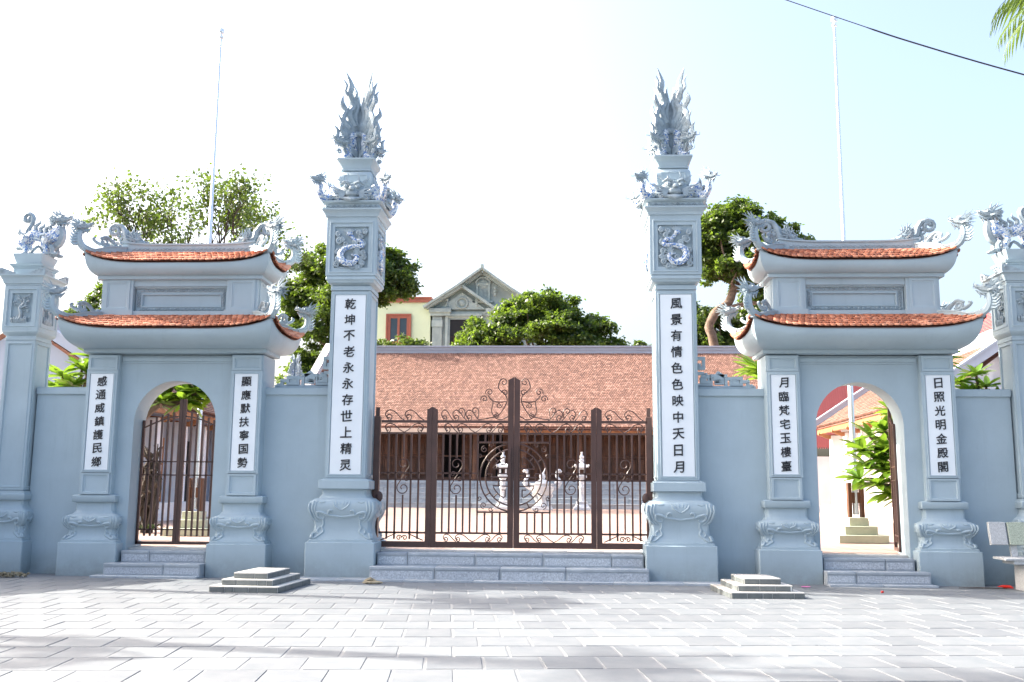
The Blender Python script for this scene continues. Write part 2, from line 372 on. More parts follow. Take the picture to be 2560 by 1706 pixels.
def phoenix_finial(name, label, loc, s=1., group=None, rz=0):
    t = thing(name, label, 'finial', loc, rz, group)
    for k in range(4):
        X = S(s) @ RZ(pi/4+k*pi/2)
        add('flame_plume', PLUME, 'carving', t, X); add('bird_body', BODY, 'mosaic', t, X)
        add('bird_head', HEAD, 'carving', t, X @ T(.34, 0, .28) @ RY(-.15) @ S(.23))
    return t
# ------------------------------------------------------------ lettering
def glyph(ch, h, parent, X, rot=0):
    c = bpy.data.curves.new('glyph', 'FONT'); c.body = ch; c.size = 1; c.extrude = .02; c.offset = .006; c.resolution_u = 3
    o = bpy.data.objects.new('glyph', c); col.objects.link(o); bpy.context.view_layer.update()
    dg = bpy.context.evaluated_depsgraph_get(); me = bpy.data.meshes.new_from_object(o.evaluated_get(dg))
    bpy.data.objects.remove(o); bpy.data.curves.remove(c); me.materials.clear()
    n = len(me.vertices); co = np.empty(n*3, 'f'); me.vertices.foreach_get('co', co); co = co.reshape(-1, 3)
    lo, hi = co.min(0), co.max(0); cen = (lo+hi)/2; cen[2] = 0; co -= cen; k = h/max(hi[1]-lo[1], (hi[0]-lo[0])*.95, .5)
    co *= k; ph = random.uniform(0, 6); co[:, 0] += h*.012*np.sin(co[:, 1]/h*19+ph)+h*.010*np.sin(co[:, 0]/h*31+ph*2)*0; co[:, 1] += h*.014*np.sin(co[:, 0]/h*16+ph*1.7); co[:, 2] = np.clip(co[:, 2], -.006, .006)
    co[:, 1] += co[:, 0]*.07                                     # strokes rise to the right as with a brush
    me.vertices.foreach_set('co', co.ravel()); me.update()
    fs = [tuple(p.vertices) for p in me.polygons]; m = MB()      # heavier strokes: three slightly shifted layers
    for dx, dy, dz in ((0, 0, 0), (.020*h, .006*h, .0006), (.010*h, -.018*h, .0012)): m.add([(a+dx, b+dy, c_+dz) for a, b, c_ in co], fs)
    me = m.mesh('character', False)
    return add('character', me, 'ink', parent, X @ RX(pi/2) @ RZ(rot))
def plaque(parent, w, z0, z1, text, gh, y, cx=0):
    p = add('plaque', rings(MB(), T(0, 0, 0), w, z1-z0, [(0, 0), (0, .012), (.004, .016)]), 'plaque', parent, T(cx, y, (z0+z1)/2))
    h = z1-z0; n = len(text); mg = gh*.95
    for i, ch in enumerate(text):
        glyph(ch, gh*1.12, p, T(random.uniform(-.006, .006), -.02, h/2-mg-(h-2*mg)*i/(n-1)), random.uniform(-.03, .03))
    return p
# ------------------------------------------------------------ carved pedestal shared by pillars and pilasters
def pedestal(parent, W, z, P, X=None):
    """W=(base half, belly half, shaft half) ; depth halves equal"""
    bh, be, sh = W; X = X or Matrix(); zb, zt, zc0, zc1 = z
    m = MB(); loft(m, [(-.12, bh, bh), (zb-.01, bh, bh), (zb, bh-.01, bh-.01)], X, .012)
    loft(m, [(zb, bh*.93, bh*.93), (zb+.035, bh*.93, bh*.93), (zb+.04, bh*.9, bh*.9)], X, .01); add('base_block', m, P, parent)
    H = zt-zb-.04; z0 = zb+.04
    prof = [(z0, .93), (z0+H*.05, .91), (z0+H*.14, .87), (z0+H*.28, .845), (z0+H*.42, .86), (z0+H*.55, .91), (z0+H*.66, .965), (z0+H*.76, 1.), (z0+H*.86, .995), (z0+H*.94, .95), (z0+H, .85)]
    def rad(zz): return float(np.interp(zz, [p[0] for p in prof], [p[1]*be for p in prof]))
    m = MB(); loft(m, [(a, b*be, b*be) for a, b in prof]+[(zt+.01, sh*1.12+.02, sh*1.12+.02), (zt+.06, sh*1.08, sh*1.08), (zc0, sh*1.08, sh*1.08), (zc0+.004, sh*1.25, sh*1.25)], X, .03)
    add('belly', m, P, parent)
    m = MB(); loft(m, [(zc0, sh*1.2, sh*1.2), (zc0+.012, sh*1.23, sh*1.23), (zc1-.02, sh*1.23, sh*1.23), (zc1-.01, sh*1.17, sh*1.17), (zc1, sh*1.1, sh*1.1)], X, .008); add('cap_slab', m, P, parent)
    m = MB()
    def crv(F, pts, r):
        q = cr([(x, 0, zz) for x, zz in pts], 4)
        tube(m, [(p.x, -rad(p.z)+.004, p.z) for p in q], list(np.interp(range(len(q)), [0, len(q)*.5, len(q)-1], [r*1.5, r*1.9, r*1.0])), 6, X @ F)
    for k in (0, 1, 3):
        F = RZ(k*pi/2)
        f = lambda u, v: (u*be, z0+v*H)
        for s in (-1, 1):
            crv(F, [f(.97*s, .9), f(.985*s, .7), f(.88*s, .52), f(.74*s, .42)], .011)
            crv(F, [f(.85*s, .93), f(.89*s, .72), f(.78*s, .52), f(.66*s, .42)], .011)
            crv(F, [f(.76*s, .93), f(.80*s, .74), f(.72*s, .58)], .010)
            crv(F, [f(0, .55), f(.22*s, .57), f(.42*s, .60), f(.6*s, .66), f(.74*s, .66), f(.72*s, .54), f(.58*s, .5), f(.52*s, .57), f(.6*s, .6)], .014)
            crv(F, [f(.42*s, .6), f(.38*s, .7), f(.29*s, .7), f(.32*s, .64)], .012)
            crv(F, [f(.58*s, .5), f(.56*s, .38), f(.6*s, .3), f(.56*s, .2), f(.66*s, .12), f(.8*s, .04), f(.93*s, .05), f(.9*s, .14), f(.78*s, .16)], .013)
            crv(F, [f(.66*s, .3), f(.74*s, .22), f(.7*s, .15), f(.62*s, .2)], .012)
            crv(F, [f(.02*s, .72), f(.2*s, .82), f(.26*s, .93)], .010); crv(F, [f(.5*s, .92), f(.62*s, .9), f(.72*s, .93)], .010)
            for q in (.05, .12): crv(F, [f(q*s, .84), f(q*1.6*s, .94)], .007)
    add('relief_carving', m, P, parent)
# ------------------------------------------------------------ relief panels
def relief_frame(m, h, z0, z1, X):
    zc = (z0+z1)/2; w = 2*h; hh = z1-z0
    for k in range(4):
        rings(m, X @ face(h, k) @ T(0, 0, zc), w-.004, hh, [(.002, -.03), (.004, .001), (.045, .001), (.052, .012), (.068, .012), (.075, -.008), (.13, -.008), (.135, -.045)])
def dragon_relief(sx):
    a = MB(); b = MB()                                 # local x-z plane within +-.22 x +-.3
    tube(b, [(.0*sx, -.02, .17), (.06*sx, -.03, .1), (.13*sx, -.03, .1), (.16*sx, -.03, .02), (.05*sx, -.04, .02), (-.1*sx, -.03, -.02), (-.15*sx, -.04, -.12), (-.08*sx, -.04, -.22), (.04*sx, -.03, -.22), (.09*sx, -.03, -.13), (.0*sx, -.03, -.1)],
         [.03, .028, .03, .036, .03, .045, .055, .055, .045, .035, .01], 6, n=3)
    ball(b, (-.03*sx, -.03, .2), (.05, .03, .035), seg=7)
    for x, z, r in ((-.17, .1, .045), (-.2, -.24, .04), (.17, .06, .04), (.13, .16, .03), (.17, -.07, .035), (.16, -.22, .035), (-.08, .05, .035), (.02, -.27, .035), (.1, -.28, .03), (-.13, .12, .03), (.07, .0, .03), (-.19, .2, .03), (.19, .24, .03), (-.19, -.05, .035), (.1, .22, .03), (.12, -.16, .03), (-.02, -.16, .03), (-.19, -.16, .03), (.19, -.14, .028), (.06, .08, .025)):
        tube(a, spiral(x*sx, z, r*1.2, .008, random.uniform(0, 6), 1.6, 12, -.03), [.019]*12+[.008], 6)
    tube(a, [(-.02*sx, -.02, .15), (.06*sx, -.02, .13), (.14*sx, -.02, .15), (.22*sx, -.02, .2)], [.02, .02, .015, .004], 4, n=2)
    tube(a, [(-.2*sx, -.02, -.28), (-.08*sx, -.02, -.3), (.08*sx, -.02, -.29), (.17*sx, -.02, -.27)], .016, 5, n=2)
    for i in range(7):
        an = R_(40+i*18); tube(a, [(-.03*sx, -.02, .2), ((-.03+cos(an)*.07)*sx, -.03, .21+sin(an)*.06), ((-.03+cos(an)*.12)*sx, -.02, .2+sin(an)*.11)], [.016, .012, .003], 4, n=1)
    for i in range(9):
        an = R_(-90+i*35); tube(a, [(.08*sx, -.03, -.08), ((.08+cos(an)*.05)*sx, -.04, -.08+sin(an)*.06), ((.08+cos(an)*.08)*sx, -.02, -.06+sin(an)*.09)], [.014, .012, .003], 4, n=1)
    return a, b
def pine_relief(seed):
    a = MB(); rr = random.Random(seed)
    tube(a, [(-.05, -.01, -.24), (.0, -.02, -.1), (-.04, -.02, .0), (.04, -.02, .1), (.0, -.01, .2)], [.03, .03, .025, .02, .01], 5, n=3)
    tube(a, [(-.02, -.02, .0), (.08, -.02, .04), (.14, -.01, .03)], [.018, .014, .006], 4, n=2); tube(a, [(.0, -.02, .05), (-.08, -.02, .08), (-.13, -.01, .06)], [.018, .014, .006], 4, n=2)
    for i in range(26): ball(a, (rr.uniform(-.15, .15), -.015, rr.uniform(-.02, .23)), (rr.uniform(.014, .03), .02, rr.uniform(.012, .022)), seg=6, rings=4)
    for i in range(9): tube(a, [(-.15+i*.03, -.01, -.26), (-.15+i*.03+rr.uniform(-.01, .01), -.03, -.2), (-.15+i*.03, -.01, rr.uniform(-.18, -.08))], [.02, .02, .01], 5, n=1)
    for i in range(8): ball(a, (rr.uniform(0, .15), -.015, rr.uniform(-.2, -.04)), (rr.uniform(.015, .03), .02, rr.uniform(.012, .02)), seg=6, rings=4)
    return a
# ------------------------------------------------------------ the two great pillars of the main gate
def great_pillar(cx, label, text, sx):
    t = thing('gate_pillar', label, 'pillar', (cx, .325, 0), 0, 'tall pillars flanking the main gate')
    P = 'paint'
    pedestal(t, (.535, .505, .325), (.545, 1.205, 1.345, 1.50), P)
    m = MB(); h = .318
    loft(m, [(1.49, h+.03, h+.03), (1.515, h+.03, h+.03), (1.52, h-.02, h-.02), (4.50, h-.02, h-.02), (4.505, h+.01, h+.01), (4.53, h+.01, h+.01)])
    for k in range(4):
        w = .57 if k else .60
        rings(m, face(h-.02, k) @ T(0, 0, 3.005), 2*h-.01, 2.96, [(0, 0), (.001, .02), (.03, .02), (.036, .03), (.055, .03), (.062, .006)])
    add('shaft', m, P, t)
    plaque(t, .494, 1.578, 4.425, text, .152, -h+.012)
    m = MB(); loft(m, [(4.53, .325, .325), (4.57, .325, .325), (4.575, .30, .30), (4.61, .335, .335), (4.62, .37, .37), (4.66, .385, .385), (4.665, .40, .40), (4.70, .40, .40), (4.73, .385, .385)])
    add('lower_moulding', m, P, t)
    m = MB(); loft(m, [(4.72, .34, .34), (5.67, .34, .34)]); relief_frame(m, .405, 4.725, 5.665, Matrix()); add('relief_box', m, P, t)
    for k in (0, 1, 3):
        a, b = dragon_relief(sx); X = face(.368, k) @ T(0, 0, 5.185) @ S(1.13)
        add('cloud_relief', a, 'carving', t, X); add('dragon_relief', b, 'mosaic', t, X)
    m = MB(); loft(m, [(5.66, .41, .41), (5.69, .41, .41), (5.695, .43, .43), (5.72, .435, .435), (5.76, .455, .455), (5.795, .48, .48), (5.80, .485, .485), (5.825, .485, .485), (5.83, .44, .44), (5.90, .44, .44), (5.905, .47, .47), (5.925, .49, .49), (5.95, .49, .49)])
    add('cornice', m, P, t)
    m = MB()
    for k in (0, 1, 3):
        for i in range(10):
            x = -.39+i*.0867; F = face(.44, k)
            for s in (-1, 1): tube(m, [(x, -.004, 5.885), (x+.02*s, -.01, 5.86), (x+.04*s, -.004, 5.84)], [.004, .012, .004], 4, F)
            ball(m, (x, -.004, 5.845), (.012, .01, .012), F, 5, 4)
    add('leaf_frieze', m, 'carving', t)
    for k in (0, 1, 3):
        add('dragon_mask', MASK, 'carving', t, face(.40, k) @ T(0, 0, 6.10) @ S(1.15))
        for s in (-1, 1):
            m = MB(); tube(m, [(.1*s, .0, 6.02), (.22*s, -.04, 6.0), (.3*s, 0, 6.13), (.37*s, .03, 6.2), (.33*s, .0, 6.04), (.42*s, -.04, 6.0), (.47*s, -.04, 6.06)], [.05, .055, .06, .055, .055, .05, .03], 7, n=3)
            add('coiled_body', m, 'mosaic', t, face(.40, k))
            m = MB()
            for i in range(3): tube(m, spiral((.2+i*.07)*s, 6.0, .035, .008, i, 1.5, 10, -.06), [.013]*10+[.006], 5)
            add('cloud_curl', m, 'carving', t, face(.40, k))
    for k in range(4):
        X = RZ(pi/4+k*pi/2)
        m = MB(); tube(m, [(.5, 0, 5.97), (.66, 0, 5.99), (.74, 0, 6.1), (.72, 0, 6.2)], [.06, .06, .055, .045], 7, n=3); add('dragon_neck', m, 'mosaic', t, X)
        add('dragon_head', HEAD, 'carving', t, X @ T(.76, 0, 6.28) @ RY(.1) @ S(.21))
    m = MB(); loft(m, [(5.95, .36, .36), (6.0, .36, .36), (6.22, .23, .23), (6.235, .235, .235), (6.24, .25, .25), (6.30, .275, .275), (6.38, .283, .283), (6.46, .275, .275), (6.50, .25, .25), (6.505, .225, .225), (6.52, .225, .225), (6.525, .255, .255), (6.545, .255, .255), (6.55, .235, .235),
                        (6.57, .24, .24), (6.60, .25, .25), (6.65, .275, .275), (6.69, .305, .305), (6.70, .315, .315), (6.725, .315, .315)], None, .015)
    for k in range(4): rings(m, face(.279, k) @ T(0, 0, 6.38), .40, .13, [(0, 0), (.0, .008), (.012, .012), (.02, .004)], True)
    add('urn_top', m, P, t)
    return t
great_pillar(-2.585, 'tall blue-grey gate pillar left of the main gate, inscription ending in the character 灵', '乾坤不老永永存世上精灵', 1)
great_pillar(2.585, 'tall blue-grey gate pillar right of the main gate, inscription beginning with the character 風', '風景有情色色映中天日月', -1)
phoenix_finial('phoenix_finial', 'blue-and-white flame finial of phoenixes on top of the pillar left of the main gate', (-2.585, .325, 6.722), 1.045, 'phoenix flame finials')
phoenix_finial('phoenix_finial', 'blue-and-white flame finial of phoenixes on top of the pillar right of the main gate', (2.585, .325, 6.722), 1.045, 'phoenix flame finials')

# ------------------------------------------------------------ outer pillars with the guardian beasts
def outer_pillar(cx, label, sx):
    t = thing('outer_pillar', label, 'pillar', (cx, .30, 0), 0, 'outer wall pillars'); P = 'paint'
    pedestal(t, (.37, .36, .245), (.51, 1.0, 1.14, 1.25), P)
    m = MB(); h = .25; loft(m, [(1.24, h+.03, h+.03), (1.28, h+.03, h+.03), (1.285, h-.02, h-.02), (3.70, h-.02, h-.02), (3.705, h+.01, h+.01), (3.74, h+.01, h+.01)])
    for k in range(4): rings(m, face(h-.02, k) @ T(0, 0, 2.5), 2*h-.01, 2.40, [(0, 0), (.001, .02), (.035, .02), (.04, .028), (.055, .028), (.065, .004)])
    add('shaft', m, P, t)
    m = MB(); loft(m, [(3.74, .25, .25), (3.77, .25, .25), (3.80, .28, .28), (3.83, .30, .30), (3.85, .305, .305), (3.87, .30, .30)]); add('lower_moulding', m, P, t)
    m = MB(); loft(m, [(3.86, .24, .24), (4.60, .24, .24)]); relief_frame(m, .305, 3.865, 4.60, Matrix()); add('relief_box', m, P, t)
    for k in range(4): add('tree_relief', pine_relief(k), 'carving', t, face(.282, k) @ T(0, 0, 4.225) @ S(.93))
    m = MB(); loft(m, [(4.60, .31, .31), (4.62, .31, .31), (4.63, .33, .33), (4.67, .335, .335), (4.71, .355, .355), (4.74, .37, .37), (4.75, .39, .39), (4.775, .39, .39), (4.78, .35, .35)]); add('cornice', m, P, t)
    m = MB()
    for k in range(4):
        F = face(.36, k)
        for s in (-1, 1):
            for a, b, hh in ((.39, .32, .10), (.32, .27, .085), (.27, .22, .065), (.22, .17, .045), (.17, .12, .03)): box(m, min(a*s, b*s), max(a*s, b*s), -.035+(.39-a)*.01, .0, 4.775, 4.775+hh, F)
            tube(m, spiral(.33*s, 4.83, .025, .006, 0, 1.4, 8, -.04), .008, 4, F)
    add('corner_crest', m, 'carving', t)
    m = MB(); loft(m, [(4.78, .235, .235), (4.90, .235, .235), (4.905, .25, .25), (4.93, .25, .25), (4.935, .27, .27), (4.97, .285, .285), (4.972, .21, .21), (4.99, .21, .21), (5.14, .255, .255), (5.15, .255, .255)]); add('statue_base', m, P, t)
outer_pillar(-7.985, 'blue-grey wall pillar at the left edge with a beast statue on it', 1)
outer_pillar(7.985, 'blue-grey wall pillar at the right edge behind the stone bench', -1)
def guardian(cx, sx, label):
    t = thing('guardian_beast', label, 'statue', (cx, .30, 5.15), 0, 'porcelain-clad guardian beasts'); t.scale = (sx, 1, 1)
    b = MB()                                           # body of porcelain shards; faces +x
    tube(b, [(-.27, 0, .30), (-.15, 0, .37), (.0, 0, .33), (.14, 0, .33), (.24, 0, .42), (.27, 0, .52)], [.07, .095, .085, .10, .095, .07], 9, n=3)
    for y in (-.09, .09):
        tube(b, [(-.24, y, .33), (-.29, y, .2), (-.22, y, .12), (-.25, y, .03)], [.08, .065, .045, .045], 7, n=2)
        tube(b, [(.12, y, .30), (.08, y, .2), (.13, y, .1), (.11, y, .03)], [.075, .055, .045, .045], 7, n=2)
    tube(b, [(.1, 0, .33), (.24, 0, .33), (.29, 0, .44)], [.08, .10, .07], 8, n=2)
    add('shard_body', b, 'mosaic', t)
    g = MB()
    tube(g, [(.18, 0, .12), (.30, 0, .22), (.345, 0, .36), (.32, 0, .5)], [.05, .07, .07, .06], 7, n=3)
    for y in (-.09, .09):
        for x in (-.25, .11, .25):
            ball(g, (x+.03, y, .025), (.07, .05, .03), seg=7); 
        tube(g, [(.2, y, .16), (.24, y, .1), (.23, y, .02)], [.045, .035, .035], 6, n=2)
        for i in range(5): ball(g, (.1+i*.01, y*1.05, .28-i*.045), (.03, .015, .02), seg=5, rings=4)
        tube(g, spiral(.06, .3, .06, .012, 1, 1.5, 12, y*1.15), [.014]*12+[.006], 5); tube(g, spiral(-.22, .3, .05, .01, 2, 1.5, 12, y*1.15), [.013]*12+[.006], 5)
    for x, z, a, L in ((-.12, .45, 70, .2), (-.02, .42, 80, .16), (.07, .42, 75, .15), (.15, .46, 95, .14), (-.22, .42, 80, .24), (.19, .55, 120, .15), (.17, .62, 125, .14), (-.30, .25, 165, .13), (-.33, .14, 175, .14), (-.33, .36, 130, .2)):
        r = R_(a); tube(g, [(x, 0, z), (x+cos(r)*L*.4-.03, 0, z+sin(r)*L*.4), (x+cos(r)*L*.7+.02, 0, z+sin(r)*L*.7), (x+cos(r)*L, 0, z+sin(r)*L)], [.04, .035, .022, .004], 5, n=2)
    tube(g, [(-.3, 0, .3), (-.27, 0, .45), (-.19, 0, .58)]+spiral(-.27, .66, .1, .02, -.5, 1.25, 14), [.04]*12+[.035]*5+[.012], 6, n=1)
    tube(g, [(-.2, 0, .05), (-.05, 0, .18), (.05, 0, .05)], .025, 6, n=3)
    add('mane_and_legs', g, 'carving', t)
    head(t, (.30, 0, .62), 0, .27, .08)
    return t
guardian(-7.90, 1, 'blue-and-white guardian beast statue on the left outer pillar, looking right')
guardian(7.93, -1, 'blue-and-white guardian beast statue on the right outer pillar, looking left')
# ------------------------------------------------------------ pavilion roofs
def tile_mesh():
    o = [(-.48, .1), (-.48, -.72), (-.3, -.93), (0, -1), (.3, -.93), (.48, -.72), (.48, .1)]
    vs_ = [(x, y, 1) for x, y in o]+[(x, y, 0) for x, y in o]; n = len(o)
    fs = [tuple(range(n))]+[(i, i+n, (i+1) % n+n, (i+1) % n) for i in range(n)]
    return vs_, fs
TV, TF = tile_mesh()
tmp = MB(); tmp.add(TV, TF); TILE = tmp.mesh('tile', False); TILE.materials.append(M['tile'])
class Roof:
    def __init__(s, ae, be, ze, at, bt, zt, lift): s.__dict__.update(ae=ae, be=be, ze=ze, at=at, bt=bt, zt=zt, lift=lift)
    def p(s, k, u, v):
        a = s.ae+(s.at-s.ae)*v; b = s.be+(s.bt-s.be)*v
        z = s.ze+(s.zt-s.ze)*max(0, v)**.92+s.lift*abs(u)**(5 if k % 2 == 0 else 3)*(1-v)**1.6
        if k % 2 == 0: q = Vector((u*a, -b, z)); 
        else: q = Vector((u*b, -a, z))
        return RZ(k*pi/2) @ q
def pavilion_roof(t, R, rows, tw, budget):
    deck = MB(); n = 24
    for k in range(4):
        vs_ = []; fs = []
        for j in range(7):
            for i in range(n+1): q = R.p(k, -1+2*i/n, j/6); vs_.append((q.x, q.y, q.z-.012))
        for j in range(6):
            for i in range(n): a = j*(n+1)+i; fs.append((a, a+1, a+n+2, a+n+1))
        deck.add(vs_, fs)
    # closed lip under the tiles
    roof = add('tiled_roof', deck, 'tile_deck', t)
    rest = MB(); cnt = 0
    for k in (0, 1, 3, 2):
        L0 = (R.ae if k % 2 == 0 else R.be); dv = 1/rows
        for j in range(rows):
            v = j*dv; Lr = L0+((R.at if k % 2 == 0 else R.bt)-L0)*v; nc = max(2, round(2*Lr/tw))
            for i in range(nc):
                u = -1+2*(i+.5+(.5 if j % 2 else 0))/nc
                if u > 1: continue
                p0 = R.p(k, u, v-.02); p1 = R.p(k, u, min(1, v+dv)); px = R.p(k, min(1, u+.02), v)-R.p(k, max(-1, u-.02), v)
                y = (p1-p0); ly = y.length*1.12; y.normalize(); x = (px-y*px.dot(y)).normalized(); zz = x.cross(y)
                ti = .17+random.uniform(-.03, .03); y2 = (y*cos(ti)-zz*sin(ti)); z2 = x.cross(y2)
                w = 2*Lr/nc*1.0; c = p0+y*ly*.85+zz*(.012+random.uniform(-.003, .003))
                X = Matrix(((x.x*w, y2.x*ly, z2.x*.024, c.x), (x.y*w, y2.y*ly, z2.y*.024, c.y), (x.z*w, y2.z*ly, z2.z*.024, c.z), (0, 0, 0, 1)))
                X = X @ RZ(random.uniform(-.03, .03))
                if cnt < budget and k != 2: add('tile', TILE, None, roof, X); cnt += 1
                else: rest.add(TV, TF, X)
    add('tile_field', rest.mesh('tile_field', False), 'tile', roof)['kind'] = 'stuff'
def cove(t, a0, b0, z0, R, name):
    m = MB(); nu, nv = 20, 9; vs_ = []; fs = []
    per = [(k, -1+2*i/nu) for k in range(4) for i in range(nu)]
    for j in range(nv+1):
        th = j/nv*pi/2; sx, sz = sin(th), 1-cos(th)
        for k, u in per:
            q = R.p(k, u, 0); zt = q.z-.024
            e = RZ(k*pi/2) @ Vector(((u*(a0 if k % 2 == 0 else b0)), -(b0 if k % 2 == 0 else a0), 0))
            x = e.x+(q.x*.992-e.x)*sx; y = e.y+(q.y*.992-e.y)*sx
            vs_.append((x, y, z0+.02+(zt-z0-.02)*sz))
    for k, u in per: q = R.p(k, u, 0); vs_.append((q.x*.992, q.y*.992, q.z-.004))
    npn = len(per)
    for j in range(nv+1):
        for i in range(npn): a = j*npn+i; b = j*npn+(i+1) % npn; fs.append((a, b, b+npn, a+npn))
    m.add(vs_, fs); loft(m, [(z0-.045, a0-.02, b0-.02), (z0-.035, a0+.012, b0+.012), (z0+.018, a0+.012, b0+.012), (z0+.022, a0, b0)])
    add(name, m, 'paint', t)
def corner_dragons(t, inner, tip, z_in, R, top, hs, vis):
    for sx in (-1, 1):
        for sy in (-1, 1):
            ix, iy = inner; tx, ty = tip; d = Vector((tx-ix, ty-iy, 0)); L = d.length; d.normalize()
            m = MB(); zt = top[0]
            X = Matrix(((d.x*sx, -d.y*sx, 0, ix*sx), (d.y*sy, d.x*sy, 0, iy*sy), (0, 0, 1, 0), (0, 0, 0, 1)))
            pts = cr([(-.06, 0, z_in), (L*.35, 0, z_in-.045), (L*.7, 0, zt+.02), (L*.92, 0, zt+.05)], 5)
            sweep(m, pts, .085, [.10]*len(pts), X); sweep(m, [(p.x, p.y, p.z+.055) for p in pts], .11, .02, X)
            tube(m, [(L*.8, 0, zt+.04), (L*.98, 0, zt+.09), (L*1.07, 0, zt+.18), (L*1.08, 0, zt+.27), (L*1.06, 0, zt+.34)], [.06, .06, .055, .05, .045], 7, X, n=3)
            for i in range(6):
                a = -.55+i*.33; cx_, cz = L*.98+.13*cos(a)*.9, zt+.13+i*.045
                tube(m, [(cx_-.04, 0, cz), (cx_+.05, 0, cz-.02), (cx_+.12, 0, cz+.02+.01*i)], [.035, .024, .003], 5, X, n=1)
            add('hip_ridge', m, 'paint', t)
            m = MB(); q0 = L*.30
            tube(m, spiral(q0+.10, z_in+.085, .075, .012, pi*1.1, 1.7, 18), [.022]*16+[.018, .012, .008], 6, X)
            tube(m, [(q0-.16, 0, z_in+.03), (q0-.08, 0, z_in+.05), (q0-.02, 0, z_in+.11), (q0+.08, 0, z_in+.17), (q0+.18, 0, z_in+.13)], [.02, .03, .03, .028, .02], 6, X, n=3)
            tube(m, [(q0+.16, 0, z_in+.03), (q0+.24, 0, z_in+.06), (q0+.29, 0, z_in+.11), (q0+.25, 0, z_in+.13)], [.03, .028, .025, .015], 6, X, n=3)
            ball(m, (q0-.15, 0, z_in+.05), (.04, .03, .04), X, 7)
            add('cloud_scroll', m, 'carving', t)
            ang = math.atan2(-sy*d.y, -sx*d.x); ang = math.atan2(sin(ang)*.35, cos(ang))
            p = X @ Vector((L*1.05, 0, zt+.40)); head(t, p, ang, hs*1.32, .2)
def pavilion(cx, label, texts, group='twin side gate pavilions'):
    Y0 = .325; t = thing('gate_pavilion', label, 'gate pavilion', (cx, Y0, 0), 0, group); P = 'paint'; F = -Y0     # local front plane y=-.325
    # wall with the arched opening
    aw, sp, ztop, zb = .665, 2.385, 3.46, .42; m = MB(); y0, y1 = F+.11, .24; n = 20
    arc = [(aw*cos(pi*i/n), sp+aw*sin(pi*i/n)) for i in range(n+1)]           # from right to left
    for y, fl in ((y0, 1), (y1, 0)):
        vs_ = [(1.42, y, -.1), (1.42, y, ztop)]+[(x, y, z) for x, z in arc]+[(-1.42, y, ztop), (-1.42, y, -.1), (-aw, y, -.1), (aw, y, -.1)]
        # split into quads: fan the top strip
        fs = []
        for i in range(n):
            x0, x1 = arc[i][0], arc[i+1][0]; vs_ += [(x0, y, ztop), (x1, y, ztop)]; k = len(vs_)-2; fs.append((2+i, k, k+1, 3+i))
        vs_ += [(aw, y, ztop), (-aw, y, ztop)]; k = len(vs_)-2; last = n+2
        fs += [(last+4, 0, 1, k, 2), (last+2, last+3, last, k+1, last+1)]
        m.add(vs_, [f if fl else f[::-1] for f in fs])
    jb = [(aw, -.1)]+arc+[(-aw, -.1)]
    m.add([(x, y0, z) for x, z in jb]+[(x, y1, z) for x, z in jb], [(i, i+len(jb), i+1+len(jb), i+1) for i in range(len(jb)-1)])
    for s in (-1, 1): box(m, min(s*1.40, s*1.42), max(s*1.40, s*1.42), y0, y1, -.1, ztop)
    box(m, -.9, .9, y0-.035, y0-.001, 3.36, 3.42); box(m, -.9, .9, y0-.02, y0-.001, 3.33, 3.358)
    add('arch_wall', m, P, t)
    for q, (dx, text) in enumerate(((-1.172, texts[0]), (1.172, texts[1]))):
        e = T(dx, 0, 0); h = .255
        pb = MB(); bbox(pb, dx-h, dx+h, -h-.07, h+.07, 1.24, 3.46)
        pedestal(t, (.468, .435, .283), (.5, .925, 1.118, 1.238), P, e)
        fx = T(dx, F, 0)
        rings(pb, fx @ T(0, 0, 1.41), .455, .34, [(0, 0), (.0, .022), (.035, .022), (.045, .004), (.07, .004), (.075, -.012)])
        box(pb, dx-.262, dx+.262, F-.02, F+.04, 1.585, 1.60)
        rings(pb, fx @ T(0, 0, 2.385), .50, 1.63, [(0, 0), (.0, .022), (.03, .022), (.036, .03), (.052, .03), (.058, .008)])
        rings(pb, fx @ T(0, 0, 3.325), .47, .235, [(0, 0), (.0, .022), (.038, .022), (.046, .005), (.065, .005), (.07, -.012)])
        box(pb, dx-.262, dx+.262, F-.018, F+.04, 3.205, 3.213)
        add('pilaster', pb, P, t)
        plaque(t, .374, 1.620, 3.155, text, .136, F-.006, dx)
    low = Roof(1.71, .875, 3.80, 1.27, .315, 4.075, .165); up = Roof(1.52, .55, 4.925, 1.10, .07, 5.175, .165)
    cove(t, 1.475, .385, 3.52, low, 'lower_eave'); pavilion_roof(t, low, 6, .094, 175)
    corner_dragons(t, (1.26, .33), (1.74, .90), 4.10, low, (3.965,), .20, 1)
    # upper storey
    m = MB(); loft(m, [(3.9, 1.31, .34), (4.165, 1.31, .34), (4.175, 1.27, .30)]); box(m, -1.25, 1.25, -.2, .2, 4.1, 4.70)
    for s in (-1, 1):
        bbox(m, min(s*.77, s*1.285), max(s*.77, s*1.285), -.325, .325, 4.17, 4.70); box(m, min(s*.75, s*1.325), max(s*.75, s*1.325), -.36, .36, 3.9, 4.185)
        rings(m, T(s*1.03, -.325, 4.43), .42, .50, [(0, 0), (0, .012), (.045, .012), (.052, .004), (.07, .004), (.075, -.012)])
        rings(m, RZ(s*pi/2) @ T(0, -1.285, 4.43), .50, .50, [(0, 0), (0, .010), (.05, .010), (.06, -.008)])
    box(m, -.78, .78, -.30, 0, 4.58, 4.70); box(m, -.78, .78, -.27, 0, 4.555, 4.585)
    add('upper_storey', m, P, t)
    m = MB(); rings(m, T(0, -.22, 4.36), 1.50, .40, [(0, -.03), (.0, .02), (.012, .025), (.02, .008), (.085, .008), (.09, .022), (.105, .022), (.115, -.015)]); add('name_panel', m, P, t)
    m = MB()
